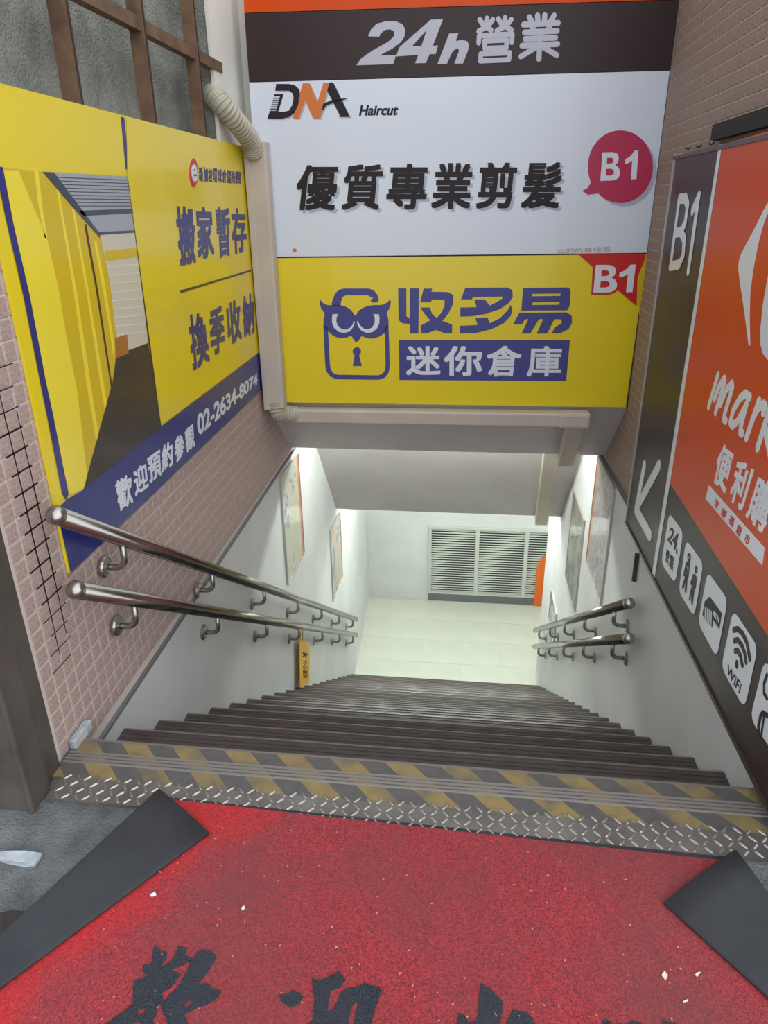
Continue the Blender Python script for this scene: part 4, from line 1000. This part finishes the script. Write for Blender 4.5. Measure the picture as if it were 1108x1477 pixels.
def flap(name, crease, tipA, tipB):
    """folded part: rolls over at the crease and lies on the pile, rubber side up"""
    bm = bmesh.new(); n = 14; rows = []
    a0, a1 = crease
    ax = (a1 - a0).normalized(); inward = Vector((-ax.y, ax.x, 0))
    if inward.dot(Vector((tipA[0], tipA[1], 0)) - a0) < 0: inward = -inward
    steps = 10
    for i in range(steps + 1):
        t = i / steps; c = a0.lerp(a1, t); e = Vector((tipA[0], tipA[1], 0)).lerp(Vector((tipB[0], tipB[1], 0)), t); row = []
        R_ = .0115 * (1 - .6 * t)
        for k in range(7):
            an = math.pi * k / 6; row.append(c - inward * (R_ * math.sin(an)) + Vector((0, 0, .0065 + R_ * (1 - math.cos(an)))))
        top = .0065 + 2 * R_
        for k in range(1, n + 1):
            s = k / n; zz = top * (1 - s) + .0195 * s + .006 * math.sin(math.pi * s) * (1 - t) ; row.append(c.lerp(e, s) + Vector((0, 0, zz)))
        rows.append([bm.verts.new(p) for p in row])
    for r0, r1 in zip(rows, rows[1:]):
        for k in range(len(r0) - 1):
            bm.faces.new((r0[k], r0[k + 1], r1[k + 1], r1[k]))
    o = mput(name, bm, M_rubber, True)
    md = o.modifiers.new('thickness', 'SOLIDIFY'); md.thickness = .005; md.offset = 0
    return o
flap('folded_corner', LC, (-.622, 1.285), (-1.165, .504))
flap('folded_corner', RC, (.488, 1.205), (.885, .710))

# characters woven into the mat (only their upper halves are in the picture)
P_mat = Plane((0, 0, .0137), (1, 0, 0), (0, 1, 0))
def rough(lp, amp=.0016, step=.008):
    out = []
    for i in range(len(lp)):
        a = Vector(lp[i]); b = Vector(lp[(i + 1) % len(lp)]); n = max(1, int((b - a).length / step))
        for k in range(n):
            p = a.lerp(b, k / n); out.append((p.x + random.uniform(-amp, amp), p.y + random.uniform(-amp, amp)))
    return out
def glyph(loops, z):
    L = [rough([P_mat.uv(z[0] + a / z[2], z[1] + b / z[2]) for a, b in lp]) for lp in loops]
    V, Fc = fill(L); flat('woven_character', P_mat, [(v.x, v.y) for v in V], Fc, 0, M_letterpile, mt_, .0012)
Zg = (140, 1340, 3.957)
glyph([[(330, 88), (350, 112), (405, 140), (385, 190), (375, 215), (420, 180), (455, 120), (460, 95), (515, 108), (505, 150), (545, 170), (480, 215), (430, 232), (480, 262), (440, 315), (372, 365), (390, 410), (440, 350), (490, 285), (540, 170), (590, 115), (665, 130), (685, 160), (650, 225), (600, 285), (560, 330), (600, 315), (620, 310), (660, 340), (712, 355), (690, 395), (620, 435), (560, 460), (495, 490), (520, 560), (560, 640), (40, 660), (20, 560), (110, 500), (205, 425), (205, 330), (215, 290), (290, 270), (255, 240), (262, 205), (305, 205)],
       [(340, 435), (365, 430), (375, 470), (400, 520), (410, 640), (330, 640), (325, 520), (345, 470)], [(235, 465), (285, 455), (265, 480), (230, 485)], [(500, 430), (540, 405), (525, 435), (505, 448)], [(205, 535), (240, 525), (250, 545), (215, 560)]], Zg)
Zh = (390, 1380, 2.995)
glyph([[(40, 165), (70, 162), (95, 145), (130, 155), (145, 175), (125, 200), (95, 218), (65, 208), (48, 190)]], Zh)
glyph([[(178, 95), (215, 102), (250, 85), (295, 62), (325, 100), (305, 130), (262, 152), (245, 235), (270, 232), (305, 150), (325, 138), (365, 130), (415, 115), (460, 130), (485, 140), (460, 210), (435, 290), (420, 420), (340, 420), (365, 240), (380, 200), (360, 200), (345, 240), (330, 420), (200, 420), (165, 290), (185, 265), (190, 190)]], Zh)
glyph([[(908, 118), (950, 140), (1005, 195), (1000, 240), (990, 300), (1020, 290), (1045, 228), (1110, 240), (1160, 320), (1160, 420), (830, 420), (805, 290), (818, 240), (845, 260), (855, 285), (895, 275), (900, 190)]], Zh)
Zk = (840, 1400, 4.134)
glyph([[(120, 295), (150, 290), (175, 318), (255, 322), (300, 300), (350, 315), (370, 360), (470, 360), (480, 298), (560, 315), (620, 420), (100, 420)]], Zk)

# scraps on the mat
def scrap(pts, z, material, label, cat='scrap'):
    bm = bmesh.new(); P = [P_mat.px(z[0] + a / z[2], z[1] + b / z[2], .003) for a, b in pts]; c = sum(P, Vector()) / len(P)
    top = [p - c + Vector((0, 0, .0015 * math.sin(i * 2.1))) for i, p in enumerate(P)]
    prism(bm, top, (0, 0, -.0015)); o = obj('paper_scrap', bm, material); o.location = c; tag(o, label, cat, 'scraps on the red mat')
scrap([(490, 5), (510, 35), (497, 60), (472, 30)], Zk, M_paper, 'larger cream leaf-shaped scrap at the right of the red mat')
scrap([(685, 15), (705, 15), (685, 40), (672, 28)], Zk, M_paper, 'small triangular cream scrap beside the larger one on the mat')
scrap([(600, 188), (628, 178), (630, 184), (603, 194)], Zk, M_paper, 'thin cream splinter below the two scraps on the mat')
Zs = (0, 1000, 3.078)
scrap([(668, 895), (690, 885), (695, 897), (680, 905), (668, 906)], Zs, M_whitep, 'white paper bit by the left folded corner of the mat')
scrap([(1072, 955), (1085, 948), (1087, 958), (1075, 967)], Zs, M_whitep, 'white paper bit on the open middle of the red mat')
bm = bmesh.new()
for k in range(260):
    x, y = random.uniform(-.95, .7), random.uniform(.7, 1.33)
    if x < -.80 + (1.33 - y) * -.35 + .12 or x > .45 + (1.2 - y) * .5: continue
    s = random.uniform(.0006, .0018); a = random.uniform(0, 3.14)
    p = [Vector((x + s * 2 * math.cos(a), y + s * 2 * math.sin(a), .0148)), Vector((x - s * math.sin(a), y + s * math.cos(a), .0151)), Vector((x - s * 2 * math.cos(a), y - s * 2 * math.sin(a), .0150)), Vector((x + s * math.sin(a), y - s * math.cos(a), .0150))]
    prism(bm, p, (0, 0, -.001))
tag(obj('crumbs', bm, M_crumb), 'tiny pale crumbs sprinkled over the red mat', 'crumbs', kind='stuff')
